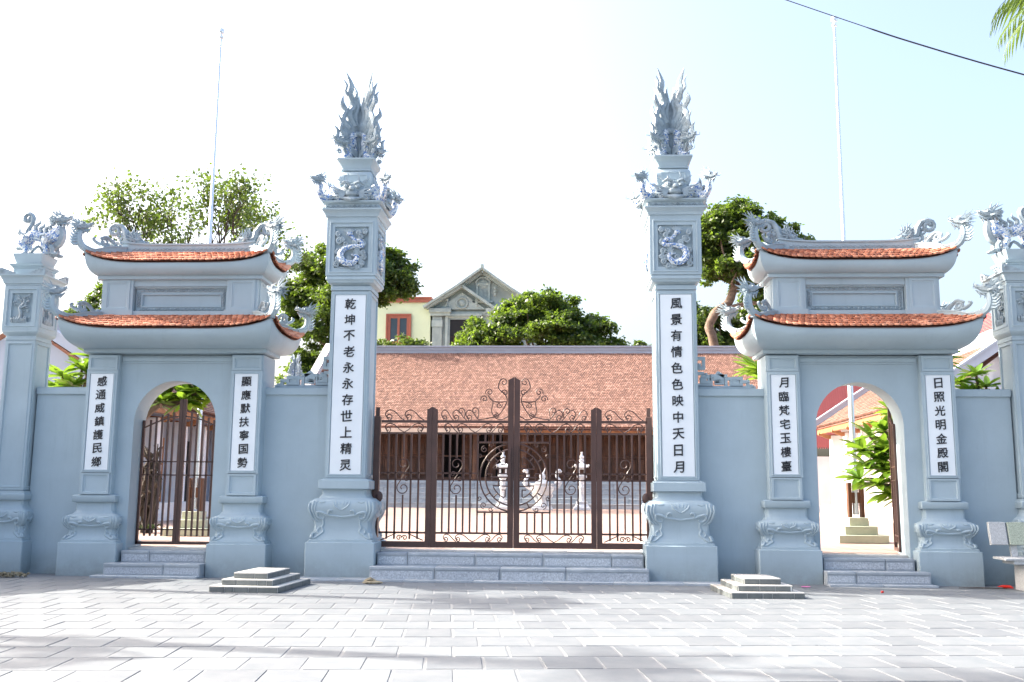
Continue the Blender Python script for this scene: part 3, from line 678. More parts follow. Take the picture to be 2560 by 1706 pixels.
    for z in (4.19+.02+.005, 4.53-.005+.0):
        for i in range(20):
            x = -.68+i*.0716
            for s in (-1, 1): tube(m, [(x, -.235, z-.022*s), (x+.02, -.245, z), (x+.0716, -.235, z+.022*s)], [.006, .012, .006], 4)
            ball(m, (x+.036, -.238, z), (.011, .012, .011), None, 5, 4)
    for x in (-.70, .70):
        for i in range(5): 
            z = 4.25+i*.05; 
            for s in (-1, 1): tube(m, [(x-.022*s, -.235, z), (x, -.245, z+.02), (x+.022*s, -.235, z+.05)], [.006, .012, .006], 4)
    add('lattice_border', m, 'carving', t)
    cove(t, 1.345, .365, 4.725, up, 'upper_eave'); pavilion_roof(t, up, 5, .094, 125)
    corner_dragons(t, (1.10, .10), (1.55, .58), 5.235, up, (5.09,), .19, 1)
    # ridge beam, slightly raised at its ends
    m = MB(); pts = [(-1.12+2.24*i/16, 0, 5.245+.05*abs(-1+2*i/16)**4) for i in range(17)]
    sweep(m, pts, .15, .17); sweep(m, [(p[0], 0, p[2]+.09) for p in pts], .19, .025); sweep(m, [(p[0], 0, p[2]-.075) for p in pts], .19, .03)
    add('ridge_beam', m, P, t)
    m = MB()
    for i in range(26):
        x = -.95+i*.075; z = 5.25
        for s in (-1, 1): tube(m, [(x, -.076, z-.02*s), (x+.0375, -.082, z), (x+.075, -.076, z+.02*s)], [.004, .009, .004], 4)
    add('ridge_frieze', m, 'carving', t)
    for s in (-1, 1):
        head(t, (s*.90, 0, 5.40), 0 if s < 0 else pi, .26, -.35)
        m = MB(); X = S(s, 1, 1)
        tube(m, [(.93, 0, 5.36), (1.02, 0, 5.36), (1.09, 0, 5.46), (1.11, 0, 5.56), (1.18, 0, 5.665), (1.28, 0, 5.70)]+spiral(1.29, 5.60, .10, .025, pi/2-.3, -1.3, 16)[1:], [.075, .07, .06, .055, .045, .04]+[.036]*14+[.02, .01], 7, X)
        tube(m, spiral(1.12, 5.40, .09, .015, 2.4, -1.4, 14), [.028]*12+[.02, .015, .01], 6, X); tube(m, spiral(1.19, 5.50, .06, .012, 3.6, -1.4, 12), [.02]*11+[.014, .01], 6, X)
        tube(m, spiral(1.02, 5.50, .055, .01, 0, 1.4, 12), [.022]*11+[.014, .01], 6, X)
        for a in (60, 90, 120, 150): tube(m, [(1.0, 0, 5.44), (1.0+cos(R_(a))*.1, 0, 5.44+sin(R_(a))*.1), (.98+cos(R_(a))*.17, 0, 5.46+sin(R_(a))*.17)], [.035, .025, .005], 5, X, n=1)
        add('curled_tail', m, 'carving', t)
    return t
pavilion(-5.38, 'two-tier tile-roofed side gate on the left with its iron gate shut', ('感通威鎮護民鄉', '顯應默扶寧国勢'))
pavilion(5.38, 'two-tier tile-roofed side gate on the right standing open', ('月臨梵宅玉樓臺', '日照光明金殿閣'))
# ------------------------------------------------------------ boundary walls
def wall(x0, x1, label, vents=False):
    t = thing('boundary_wall', label, 'wall', ((x0+x1)/2, .33, 0), 0, 'plain walls between the gate pillars'); h = (x1-x0)/2
    m = MB(); box(m, -h, h, -.11, .11, -.1, 2.84); box(m, -h, h, -.125, .125, -.1, .05); add('wall_face', m, 'paint', t)
    m = MB(); box(m, -h, h, -.145, .145, 2.84, 2.945); box(m, -h, h, -.12, .12, 2.945, 2.955); add('coping', m, 'paint', t); return t
WL = [wall(-7.72, -6.80, 'narrow plain wall between the left outer pillar and the left side gate'),
      wall(-3.955, -2.88, 'plain wall between the left side gate and the left main pillar'),
      wall(2.88, 3.955, 'plain wall between the right main pillar and the right side gate'),
      wall(6.80, 7.72, 'plain wall behind the left end of the stone bench')]
def fret(t, s, x0):
    m = MB(); W, H = .93, .56
    L = [[(0, .05), (1, .05)], [(.03, .05), (.03, 1)], [(.03, .88), (.16, .88), (.16, .6), (.09, .6), (.09, .7)], [(.03, .45), (.14, .45), (.14, .37), (.25, .37), (.25, .2), (.12, .2), (.12, .29), (.18, .29)],
         [(.03, .12), (.28, .12), (.28, .38), (.53, .38), (.53, .12)], [(.34, .29), (.47, .29), (.47, .18), (.37, .18), (.37, .22), (.42, .23)], [(.36, .38), (.40, .46), (.48, .38)], [(.53, .3), (.62, .3), (.62, .12), (.79, .12), (.79, .31), (.66, .31), (.66, .21), (.73, .21)],
         [(.79, .22), (.90, .22), (.90, .06)]]
    for pl in L:
        for a, b in zip(pl[:-1], pl[1:]):
            p = Vector(((x0+s*a[0]*W), 0, 2.955+a[1]*H)); q = Vector(((x0+s*b[0]*W), 0, 2.955+b[1]*H)); d = (q-p).normalized()*.02
            hz = abs(d.x) > abs(d.z); sweep(m, [p-d, q+d], .078 if hz else .070, .050 if hz else .048, up=(0, -d.z, 0) if 0 else ((0, 0, 1) if abs(d.x) > abs(d.z) else (1, 0, 0)))
    for u, v, r in ((.03, 1, .035), (.2, .42, .03), (.96, .08, .04), (.9, .22, .035), (.42, .45, .03)): ball(m, (x0+s*u*W, -.01, 2.955+v*H), (r, .045, r), None, 8)
    for u, v in ((.2, .3), (.44, .22), (.7, .26), (.95, .08)): tube(m, spiral(x0+s*u*W, 2.955+v*H, .028, .006, 0, 1.3, 9, -.04), .008, 4)
    add('fret_crest', m, 'paint', t)
fret(WL[1], -1, .525); fret(WL[2], 1, -.525)

# ------------------------------------------------------------ steps of stone blocks
def steps(cx, label, rows, z_top, thr):
    t = thing('stone_steps', label, 'steps', (cx, 0, 0), 0, 'low stone steps up to the gates')
    for x0, x1, y0, y1, z0, z1, cuts in rows:
        xs = [x0]+[x0+(x1-x0)*c for c in cuts]+[x1]
        for a, b in zip(xs[:-1], xs[1:]):
            m = MB(); bbox(m, a+.003, b-.003, y0+.012, y1, z0, z1-.035, ch=.004); bbox(m, a+.002, b-.002, y0, y1, z1-.038, z1, ch=.008)
            k = add('step_block', m, 'step', t)
            if z1-z0 > .1:
                r = MB(); rings(r, T((a+b)/2, y0+.014, (z0+z1-.04)/2), b-a-.05, z1-z0-.075, [(0, 0), (.004, .006)], True); add('chiselled_face', r, 'step_rough', k)
    x0, x1, y0, y1 = thr; n = max(2, round((x1-x0)/.62))
    for i in range(n):
        m = MB(); bbox(m, x0+(x1-x0)*i/n+.002, x0+(x1-x0)*(i+1)/n-.002, y0, y1, z_top-.1, z_top, ch=.004); add('threshold_slab', m, 'plinth_top', t)
steps(0, 'wide bluish stone steps below the double iron main gate', [(-2.085, 2.085, -.40, .02, 0, .205, (.235, .47, .705)), (-2.03, 2.03, -.07, .3, .205, .395, (.115, .37, .625, .88))], .418, (-2.04, 2.04, .25, .60))
steps(-5.38, 'narrow stone steps at the left side gate, with a thin base slab', [(-.95, .70, -.46, -.1, 0, .03, (.45,)), (-.80, .70, -.34, .05, .03, .205, (.62,)), (-.66, .67, -.06, .24, .205, .385, (.34,))], .415, (-.665, .665, .2, .66))
steps(5.38, 'narrow stone steps leading up to the open right side gate', [(-.70, .86, -.46, -.1, 0, .03, (.5,)), (-.70, .80, -.34, .05, .03, .205, (.28,)), (-.67, .67, -.06, .24, .205, .385, (.68,))], .415, (-.665, .665, .2, .66))
k = thing('kerb_strip', 'long thin kerb slab at the foot of the main steps and pillars', 'kerb', (0, -.5, 0))
for i in range(7):
    m = MB(); bbox(m, -3.6+i*1.03, -3.6+(i+1)*1.03-.004, -.10, .40, .0, .028, ch=.004); add('kerb_slab', m, 'step', k)

# ------------------------------------------------------------ ironwork
IR = 'iron'
def bar(parent, x0, x1, z0, z1, d=.03, y=0., name='bar'):
    m = MB(); box(m, x0, x1, y-d/2, y+d/2, z0, z1); return add(name, m, IR, parent)
def scroll(parent, pts, r=.009, y=0.):
    return add('scroll', tube(MB(), [(x, y, z) for x, z in pts], r, 5), IR, parent)
def sp2(cx, cz, r, a0, turns, n=14): return [(p[0], p[2]) for p in spiral(cx, cz, r, r*.22, a0, turns, n)]
def wave(x0, x1, zb, h, s=1, up=1):
    """spiral at x0, arch over, tail down to x1 ; s=-1 mirrors"""
    w = x1-x0; r = min(w*.2, h*.3); c = (x0+r*1.25, zb+r*1.05)
    pts = sp2(c[0], c[1], r, 0, -1.15, 12)[::-1]
    pts = [(c[0]+(r*.25+(r*.95)*i/12)*cos(2*pi*(.1+1.15*i/12)*-1+0), c[1]+(r*.25+r*.95*i/12)*sin(-2*pi*(.1+1.15*i/12))) for i in range(13)]
    e = pts[-1]; tail = cr([(e[0], 0, e[1]), (x0+.02*w, 0, zb+h*.6), (x0+w*.24, 0, zb+h*.97), (x0+w*.52, 0, zb+h*.78), (x0+w*.78, 0, zb+h*.28), (x1, 0, zb)], 4)
    pts = pts[:-1]+[(p.x, p.z) for p in tail]
    if s < 0: pts = [(x0+x1-x, z) for x, z in pts]
    if up < 0: pts = [(x, 2*zb+h-z) for x, z in pts]
    return pts
def post(parent, x0, x1, z0, z1, ybar=.06):
    xm = (x0+x1)/2
    for a, b, za, zb in ((x0, xm-.002, z1-.045, z1), (xm+.002, x1, z1, z1-.045)):
        m = MB(); m.add([(a, -ybar/2, z0), (b, -ybar/2, z0), (b, ybar/2, z0), (a, ybar/2, z0), (a, -ybar/2, za), (b, -ybar/2, zb), (b, ybar/2, zb), (a, ybar/2, za)], BF); add('post', m, IR, parent)
GY = .40
def side_leaf(cx0, cx1, label, s):
    """fixed side panel from cx0 to cx1"""
    t = thing('fixed_gate_leaf', label, 'gate leaf', ((cx0+cx1)/2, GY, .0), 0, 'brown wrought iron main gate'); c = (cx0+cx1)/2; a, b = cx0-c, cx1-c
    bar(t, a, b, .455, .545, .05, name='rail'); bar(t, a, b, .665, .695, name='rail'); bar(t, a, b, 2.235, 2.262, name='rail'); bar(t, a, b, 2.412, 2.455, .04, name='rail')
    bar(t, a, b, 1.50, 1.522, name='rail'); bar(t, a, b, 1.605, 1.627, name='rail')
    n = 5; w = (b-a)/(n+1)
    for i in range(1, n+1):
        x = a+w*i
        if i == 3: bar(t, x-.012, x+.012, 1.86, 2.235); bar(t, x-.012, x+.012, .695, 1.27)
        else: bar(t, x-.014, x+.014, .58, 2.235)
    sscroll(t, a+3*w, w)
    for q in (0, 1): scroll(t, wave(a+.05+q*(b-a-.1)*.5, a+.05+(q+1)*(b-a-.1)*.5, 2.455, .17, 1))
    for q, s_ in ((0, 1), (1, -1)): scroll(t, wave(a+.05+q*(b-a-.1)*.5, a+.05+(q+1)*(b-a-.1)*.5, 2.262, .145, s_))
    xm = (a+b)/2; scroll(t, sp2(xm-.045, .60, .045, 0, 1.3)); scroll(t, sp2(xm+.045, .60, .045, pi, -1.3))
    scroll(t, [(a+.03, .56), (xm-.1, .665)]); scroll(t, [(b-.03, .56), (xm+.1, .665)])
    return t
def sscroll(t, x, w):
    R1 = .102; zc1, zc2 = 1.755, 1.375
    top = [(x+(.02+(R1-.02)*(i/26)**.8)*cos(R_(400-445*i/26)), zc1+(.02+(R1-.02)*(i/26)**.8)*sin(R_(400-445*i/26))) for i in range(27)]
    bot = [(2*x-p[0], zc1+zc2-p[1]) for p in top][::-1]
    scroll(t, top+bot, .009)
    scroll(t, sp2(x-.055, 1.60, .045, 0, 1.4), .007); scroll(t, sp2(x+.055, 1.53, .045, pi, 1.4), .007)
def main_leaf(s, label):
    """hinged leaf; local x runs from the meeting stile (0) to the outer post (1.31), mirrored by s"""
    t = thing('gate_leaf', label, 'gate leaf', (.03, GY, 0), 0, 'brown wrought iron main gate')
    def B(x0, x1, z0, z1, d=.03, name='bar'): return bar(t, min(s*x0, s*x1), max(s*x0, s*x1), z0, z1, d, name=name)
    def SC(pts, r=.009): return scroll(t, [(s*x, z) for x, z in pts], r)
    B(.003, .095, .455, 3.10, .07, 'stile'); m = MB(); xa, xb = sorted((.003*s, .095*s)); za, zb = (3.15, 3.10) if s > 0 else (3.10, 3.15)
    m.add([(xa, -.035, 3.10), (xb, -.035, 3.10), (xb, .035, 3.10), (xa, .035, 3.10), (xa, -.035, za+.001), (xb, -.035, zb+.001), (xb, .035, zb+.001), (xa, .035, za+.001)], BF); add('stile_cap', m, IR, t)
    B(.095, 1.30, .455, .545, .05, 'rail')
    for z0, z1 in ((.665, .695), (2.235, 2.262), (2.412, 2.455)): B(.095, 1.225, z0, z1, name='rail')
    for z0, z1 in ((1.50, 1.522), (1.605, 1.627)): B(.575, 1.225, z0, z1, name='rail')
    # bars outside the medallion
    for i, x in enumerate((.69, .80, .91, 1.02, 1.13)):
        if i == 2: B(x-.014, x+.014, 1.86, 2.235); B(x-.014, x+.014, .695, 1.27)
        else: B(x-.014, x+.014, .695, 2.235)
    sscroll(t, s*.91, .11)
    B(.562, .586, .695, 2.235)
    for z0, z1 in ((.995, 1.02), (2.095, 2.12)): B(.095, .575, z0, z1, name='rail')
    for x in (.215, .335, .455): B(x-.014, x+.014, .695, .995); B(x-.014, x+.014, 2.12, 2.235)
    # round longevity medallion, half in each leaf
    zc = 1.555
    for r, w in ((.535, .013), (.445, .013)):
        a0 = math.asin(.095/r); SC([(r*cos(pi/2-a0-(pi-2*a0)*i/28), zc+r*sin(pi/2-a0-(pi-2*a0)*i/28)) for i in range(29)], w)
    for a in (62, 33, -33, -62): SC([(.445*cos(R_(a)), zc+.445*sin(R_(a))), (.535*cos(R_(a)), zc+.535*sin(R_(a)))], .012)
    SC([(.095, zc), (.37, zc)], .012); SC([(.445, zc+.055), (.345, zc+.055), (.345, zc-.055), (.445, zc-.055)], .011); SC([(.095, zc-.055), (.345, zc-.055)], .011); SC([(.095, zc+.055), (.26, zc+.055)], .011)
    for q in (1, -1):
        arc = [(.355*cos(R_(a)), zc+q*.355*sin(R_(a))) for a in range(22, 68, 6)]
        SC([(.095, zc+q*.14)]+arc+[(.135, zc+q*.30), (.135, zc+q*.20), (.20, zc+q*.20)], .011)
        SC([(.355*cos(R_(45)), zc+q*.355*sin(R_(45))), (.445*cos(R_(45)), zc+q*.445*sin(R_(45)))], .011)
        SC([(.24, zc+q*.055), (.24, zc+q*.14)], .011)
        cx_, cz_ = .50, zc+q*.50
        SC(sp2(.47, zc+q*.44, .055, R_(90*q), -1.3*q), .008); SC(sp2(.54, zc+q*.33, .04, R_(0), 1.2*q), .008); SC(sp2(.36, zc+q*.50, .04, R_(180), -1.2*q), .008)
    # crest of scrolls rising to the meeting stile
    for a, b in ((1.17, .97), (.99, .76), (.78, .55)): SC([(a+b-x, z) for x, z in wave(b, a, 2.455, .17, 1)])
    for c, z in ((.85, 2.60), (.63, 2.61)): SC(sp2(c, z, .06, R_(180), -1.1)[::-1]+[(c-.065, z-.04), (c-.05, z-.12)])
    SC(cr_([(.56, 2.47), (.42, 2.49), (.24, 2.55), (.12, 2.75), (.14, 2.86), (.25, 2.97), (.24, 3.08)])+[]); SC(cr_([(.10, 2.52), (.2, 2.47), (.30, 2.50), (.36, 2.6), (.34, 2.75), (.4, 2.82)]))
    SC(sp2(.17, 3.07, .07, 0, 1.25)); SC(sp2(.15, 2.9, .055, 0, 1.25)); SC(sp2(.24, 2.70, .05, pi, 1.3)); SC(sp2(.29, 2.53, .05, pi*.5, 1.3)); SC(sp2(.40, 2.91, .065, -.4, 1.3)); SC(sp2(.48, 2.80, .06, -.3, 1.3)); SC(cr_([(.13, 2.76), (.25, 2.75), (.36, 2.78), (.42, 2.86)]))
    for q, (a, b) in enumerate(((.16, .36), (.34, .62), (.62, .92), (.90, 1.12))): SC(wave(a, b, 2.262, .145, 1 if q < 2 else -1))
    for q, (a, b) in enumerate(((.17, .38), (.36, .64), (.64, .92), (.90, 1.11))): SC(wave(a, b, .55, .115, 1 if q < 2 else -1), .008)
    post(t, *sorted((s*1.225, s*1.395)), .455, 2.67)
    B(.045, .075, 1.12, 2.03, .13, 'pull_bar')
    return t
def cr_(p): return [(q.x, q.z) for q in cr([(x, 0, z) for x, z in p], 5)]
main_leaf(-1, 'left leaf of the brown iron main gate, wrought with scrolls and half a round medallion')
main_leaf(1, 'right leaf of the brown iron main gate, wrought with scrolls and half a round medallion')
side_leaf(-2.10, -1.365, 'narrow scrolled iron panel at the left end of the main gate', 1)
side_leaf(1.425, 2.14, 'narrow scrolled iron panel at the right end of the main gate', -1)
for s, l in ((-1, 'slim brown hinge post against the left main pillar'), (1, 'slim brown hinge post against the right main pillar')):
    t = thing('hinge_post', l, 'post', (s*2.17, GY+.03, .418), 0, 'hinge posts of the main gate'); m = MB()
    bbox(m, -.05, .05, -.05, .05, 0, 2.1); box(m, -.03, .03, -.03, .03, 2.1, 2.24); add('shaft', m, IR, t)
    m = MB(); ball(m, (-s*.05, -.03, .82), (.07, .03, .09)); add('hinge_cover', m, IR, t)
# side gate leaves
def arch_leaf(loc, rz, w, label, flip=1):
    t = thing('side_gate_leaf', label, 'gate leaf', loc, rz, 'plain barred iron leaves of the side gates')
    X = lambda a, b: sorted((flip*a, flip*b))
    def B(x0, x1, z0, z1, d=.025, name='bar'): a, b = X(x0, x1); return bar(t, a, b, z0, z1, d, name=name)
    top = lambda x: 2.37+.20*math.sin(min(1, x/w)*pi/2)
    B(.0, .035, .04, 2.02, .04, 'stile'); B(w-.055, w-.003, .04, 2.37, .05, 'stile'); B(0, w, .04, .085, .04, 'rail'); B(.03, w-.05, .265, .285, name='rail'); B(.03, w-.05, 1.13, 1.15, name='rail'); B(.03, w-.05, 1.345, 1.365, name='rail')
    n = 5
    for i in range(1, n+1): x = .035+(w-.09)*i/(n+1); B(x-.015, x+.015, .17, top(x)-.42+.02)
    pts = [(flip*x, 0, top(x)-.48) for x in np.linspace(.02, w-.05, 10)]; add('top_rail', sweep(MB(), pts, .02, .022), IR, t)
    return t
arch_leaf((-6.035, .45, .415), 0, .655, 'left barred leaf of the shut left side gate'); arch_leaf((-4.725, .45, .415), 0, .655, 'right barred leaf of the shut left side gate', -1)
arch_leaf((6.03, .50, .415), R_(78), .655, 'barred iron leaf swung inward at the right side gate')
arch_leaf((4.70, .55, .415), R_(112), .655, 'barred iron leaf folded back behind the left jamb of the right side gate')

# ------------------------------------------------------------ ground, plaza, courtyard
g = MB(); g.add([(-400, -60, -.004), (400, -60, -.004), (400, .35, -.004), (-400, .35, -.004)], [(0, 1, 2, 3)]); o = add('ground', g, 'mortar'); o['kind'] = 'structure'
g = MB(); g.add([(-400, .35, .36), (400, .35, .36), (400, 500, .36), (-400, 500, .36)], [(0, 1, 2, 3)]); o = add('far_ground', g, 'ground'); o['kind'] = 'structure'
g = MB(); ys = [.6, 27, 60]; g.add([(x, y, zf(y)-.004) for y in ys for x in (-14, 14)], [(0, 1, 3, 2), (2, 3, 5, 4)]); o = add('courtyard', g, 'court'); o['kind'] = 'structure'
plaza = bpy.data.objects.new('plaza_paving', None); col.objects.link(plaza); plaza['kind'] = 'structure'
SW, SD, J = .452, .565, .024; cells = []; ang = R_(6.6)
variants = []
for q in range(6):
    m = MB(); rr = random.Random(q); a, b = SW/2-J/2, SD/2-J/2; e = [rr.uniform(-.004, .004) for _ in range(8)]
    bot = [(-a+e[0], -b+e[1]), (a+e[2], -b+e[3]), (a+e[4], b+e[5]), (-a+e[6], b+e[7])]; i_ = .003
    tp = [(-a+e[0]+i_, -b+e[1]+i_), (a+e[2]-i_, -b+e[3]+i_), (a+e[4]-i_, b+e[5]-i_), (-a+e[6]+i_, b+e[7]-i_)]; z = [rr.uniform(-.001, .001) for _ in range(4)]
    m.add([(x, y, -.028) for x, y in bot]+[(x, y, -.003) for x, y in bot]+[(x, y, zz) for (x, y), zz in zip(tp, z)], [(0, 1, 5, 4), (1, 2, 6, 5), (2, 3, 7, 6), (3, 0, 4, 7), (4, 5, 9, 8), (5, 6, 10, 9), (6, 7, 11, 10), (7, 4, 8, 11), (8, 9, 10, 11)])
    me = m.mesh('paving_slab', False); me.materials.append(M['slab']); variants.append((me, m))
ca, sa = cos(ang), sin(ang); c0 = Vector((.798, -15.486, 1.28)); vis = []; rest = []
for r in range(-40, 6):
    for c in range(-60, 61):
        lx = (c+(.5 if r % 2 else 0))*SW; ly = -3.0+r*SD; x, y = lx*ca-ly*sa, lx*sa+ly*ca
        if y > .1 or y < -16 or abs(x) > 15: continue
        v = Vector((x, y, 0))-c0; zz = v.dot(_f)
        px = 1280+2486*v.dot(_R)/zz if zz > .5 else -999; py = 853-2486*v.dot(_U)/zz if zz > .5 else 9999
        (vis if (-60 < px < 2620 and py < 1740 and zz > .5) else rest).append((zz if zz > .5 else 99, x, y, (r*7+c*3) % 6))
vis.sort(); far = MB()
for i, (zz, x, y, q) in enumerate(vis[:300]):
    add('paving_slab', variants[q][0], None, plaza, T(x, y, random.uniform(-.001, .001)) @ RZ(ang+(pi if i % 2 else 0)))
for zz, x, y, q in vis[300:]+rest: m = variants[q][1]; far.add(m.v, m.f, T(x, y, 0) @ RZ(ang))
o = add('paving_field', far.mesh('paving_field', False), 'slab', plaza); o['kind'] = 'stuff'

# ------------------------------------------------------------ tiled plinths on the plaza
def plinth(loc, rz, w, d, label, seed):
    t = thing('stepped_plinth', label, 'stepped plinth', loc, rz, 'stepped tiled plinths on the plaza'); rr = random.Random(seed); z = 0
    for i in range(3):
        a, b = w/2-.115*i, d/2-.125*i; h = .078
        m = MB(); box(m, -a, a, -b, b, z-.02, z+h-.012); tr = add('tier', m, 'grout', t)
        m = MB(); bbox(m, -a-.006, a+.006, -b-.006, b+.006, z+h-.012, z+h, ch=.003); add('tread', m, 'plinth_top', tr)
        for k, (L, off) in enumerate(((a, b), (b, a), (a, b), (b, a))):
            x = -L
            while x < L-.02:
                wd = min(rr.choice((.12, .2, .2, .28)), L-x)
                m = MB(); bbox(m, x+.004, x+wd-.004, -off-.010, -off, z+.003, z+h-.014, ch=.002); add('face_tile', m, 'plinth_tile', tr, RZ(k*pi/2)); x += wd
        z += h
plinth((-3.30, -1.72, 0), R_(-2.5), .91, 1.42, 'low grey three-tier tiled plinth standing in front of the left side gate', 1)
plinth((3.37, -1.75, 0), R_(4), .93, 1.2, 'low grey three-tier tiled plinth standing in front of the right wall', 5)

# ------------------------------------------------------------ bench and litter
t = thing('stone_bench', 'speckled stone bench with green backrest panel, cut off by the right edge', 'bench', (7.75, -.62, 0))
X = T(0, .12, .78) @ RX(R_(-12))
m = MB(); bbox(m, -.78, -.54, -.03, .03, -.16, .165, X, .006); add('backrest_end', m, 'granite', t)
m = MB(); bbox(m, -.515, .515, -.028, .028, -.16, .165, X, .006); add('backrest_panel', m, 'terrazzo', t)
m = MB(); bbox(m, .54, .78, -.03, .03, -.16, .165, X, .006); add('backrest_end', m, 'granite', t)
m = MB(); bbox(m, -.54, .54, -.018, .018, -.15, .155, X, .004); add('backrest_core', m, 'plinth_tile', t)
m = MB(); bbox(m, -.74, .74, -.28, .14, .425, .46, ch=.008); bbox(m, -.62, .62, -.26, .12, .37, .428, ch=.008); add('seat', m, 'granite', t)
for s in (-1, 1):
    m = MB(); bbox(m, s*.42-.045, s*.42+.045, -.22, .10, 0, .372, ch=.01); add('leg', m, 'granite', t)
    m = MB(); sweep(m, [(s*.44, .10, .40), (s*.44, .16, .66)], .09, .05, up=(0, 1, 0)); add('back_support', m, 'granite', t)
def litter(name, label, cat, loc, n, r, mat, sz):
    m = MB(); rr = random.Random(n)
    for i in range(n):
        a, q = rr.uniform(0, 2*pi), r*rr.random()**.7; X = T(q*cos(a)*1.8, q*sin(a)*.6, .01+rr.uniform(0, r*.25)) @ RZ(rr.uniform(0, 6)) @ RX(rr.uniform(-1, 1)) @ RY(rr.uniform(-1, 1))
        m.add([(-sz, 0, 0), (0, -sz*.4, .3*sz), (sz, 0, 0), (0, sz*.4, .3*sz)], [(0, 1, 2, 3)], X)
    o = add(name, m.mesh(name, False), mat); o.location = loc; return tag(o, label, cat)
litter('leaf_heap', 'heap of dry leaves at the foot of the left outer pillar', 'dry leaves', (-7.62, -.55, 0), 260, .22, 'litter', .035)
M['pink'] = basic('pink_paper', (.55, .16, .35), .7, .1, 5, 0); M['red'] = basic('red_plastic', (.62, .03, .02), .35, .1, 5, 0)
m = MB(); ball(m, (0, 0, .006), (.075, .03, .012), None, 9, 4); tag(add('paper_scrap', m, 'pink', None, T(4.30, -.62, .0)), 'flat pink scrap lying before the right side gate steps', 'litter')
m = MB(); ball(m, (0, 0, .012), (.02, .018, .018), None, 7, 4); ball(m, (.018, .01, .012), (.012, .012, .012), None, 6, 4); tag(add('crumpled_wrapper', m, 'red', None, T(5.15, -1.35, 0)), 'small crumpled wrapper on the plaza edge before the right steps', 'litter')
m = MB(); tube(m, [(-.1, 0, .03), (-.02, .0, .035), (.06, -.02, .03), (.1, -.04, .015)], [.006, .022, .024, .006], 6, n=3); tube(m, [(-.02, 0, .015), (.05, .03, .02)], .012, 5); tag(add('red_rag', m, 'red', None, T(7.16, -.48, 0)), 'crumpled red plastic rag beside the bench leg', 'litter')
m = MB(); 
for i in range(5): tube(m, [(-.45+i*.06, .02*i, .008), (-.2+i*.03, -.03+.02*i, .012), (.0+i*.05, .02-.02*i, .008), (.22, -.02*i, .008)], .005, 4, n=3)
tag(add('twigs', m, 'bark_dark', None, T(6.95, -.5, 0)), 'thin dark twigs between the right pedestal and the bench', 'twigs')
m = MB(); ball(m, (0, 0, .02), (.16, .05, .025), None, 9, 5); tube(m, [(-.12, 0, .03), (-.03, 0, .07), (.08, 0, .02)], [.02, .03, .01], 5, n=2); tag(add('crushed_bag', m, 'litter', None, T(-1.93, -.92, 0)), 'flattened pale bag on the plaza below the left end of the main steps', 'litter')
# ------------------------------------------------------------ flagpoles
def flagpole(x, y, label):
    z = zf(y); t = thing('flagpole', label, 'flagpole', (x, y, z), 0, 'white steel flagpoles in the courtyard')
    for i, (w, h) in enumerate(((.45, .14), (.30, .16), (.18, .155))):
        zz = (0, .14, .30)[i]; m = MB(); bbox(m, -w, w, -w, w, zz, zz+h, ch=.006); add('base_tier', m, 'flag_base', t)
    for s in (-1, 1): m = MB(); bbox(m, s*.115-.035, s*.115+.035, -.07, .07, .455, 1.10, ch=.005); add('clamp_post', m, 'wood', t)
    m = MB(); bbox(m, -.08, .08, -.05, .05, .72, .92); add('clamp_block', m, 'wood', t)
    m = MB(); lathe(m, [(.50, .056), (3.4, .050), (3.42, .045), (6.6, .038), (6.62, .033), (10.25, .025), (10.3, .02)], 14); add('shaft', m, 'pole', t)
    m = MB(); lathe(m, [(10.28, .05), (10.32, .055), (10.33, .02), (10.36, .02), (10.38, .055), (10.43, .07), (10.48, .055), (10.51, .01)], 12); add('truck', m, 'pole', t)
flagpole(-6.38, 3.9, 'white steel flagpole rising behind the left side gate'); flagpole(6.32, 3.8, 'white steel flagpole rising behind the right side gate')
# ------------------------------------------------------------ roofs of the halls
def field(m, O, U, V, W, L, tw, tl, th=.045, seed=0):
    """interlocking tiles on a plane: O corner at eave, U unit along eave, V unit up the slope"""
    U = Vector(U).normalized(); V = Vector(V).normalized(); Nn = U.cross(V); O = Vector(O); rr = random.Random(seed)
    o = [(-.46, 1.3), (-.46, .3), (-.2, .02), (.2, .02), (.46, .3), (.46, 1.3)]
    nr, nc = int(L/tl), int(W/tw); V2 = (V+Nn*.10).normalized()
    for r in range(nr):
        for c in range(nc):
            C = O+U*((c+.5+(.5 if r % 2 else 0))*tw)+V*(r*tl)+Nn*(.012+rr.uniform(-.003, .003)+th)
            top = [C+U*(x*tw)+V*(y*tl)-Nn*(.10*tl*(y-.02)) for x, y in o]; b = [top[k]-Nn*th*1.3 for k in (1, 2, 3, 4)]
            n = len(m.v); m.v += [tuple(p) for p in top+b]; m.f += [tuple(n+i for i in range(6)), (n+1, n+6, n+7, n+2), (n+2, n+7, n+8, n+3), (n+3, n+8, n+9, n+4)]
def add_kind(o): o['kind'] = 'stuff'; return o
sl = math.atan2(4.28, 7.0)
hall = thing('main_hall', 'long low hall with a red tiled roof and brown wooden front behind the main gate', 'hall', (0, 30, zf(27)))
HZ = zf(27); IV = T(0, -30, -HZ)
m = MB(); field(m, (-11.1, 27.95, 4.20), (1, 0, 0), (0, cos(sl), sin(sl)), 23.2, 8.1, .112, .165); add_kind(add('tile_field', m.mesh('tile_field', False), 'tile_hall', hall, IV))
m = MB(); m.add([(-11.2, 27.9, 4.14), (12.2, 27.9, 4.14), (12.2, 35, 8.42), (-11.2, 35, 8.42), (-11.2, 42, 4.14), (12.2, 42, 4.14)], [(0, 1, 2, 3), (3, 2, 5, 4)]); m.add([(-11.2, 27.9, 4.06), (12.2, 27.9, 4.06), (12.2, 35, 8.3), (-11.2, 35, 8.3)], [(0, 3, 2, 1)]); add('roof_deck', m, 'tile_deck', hall, IV)
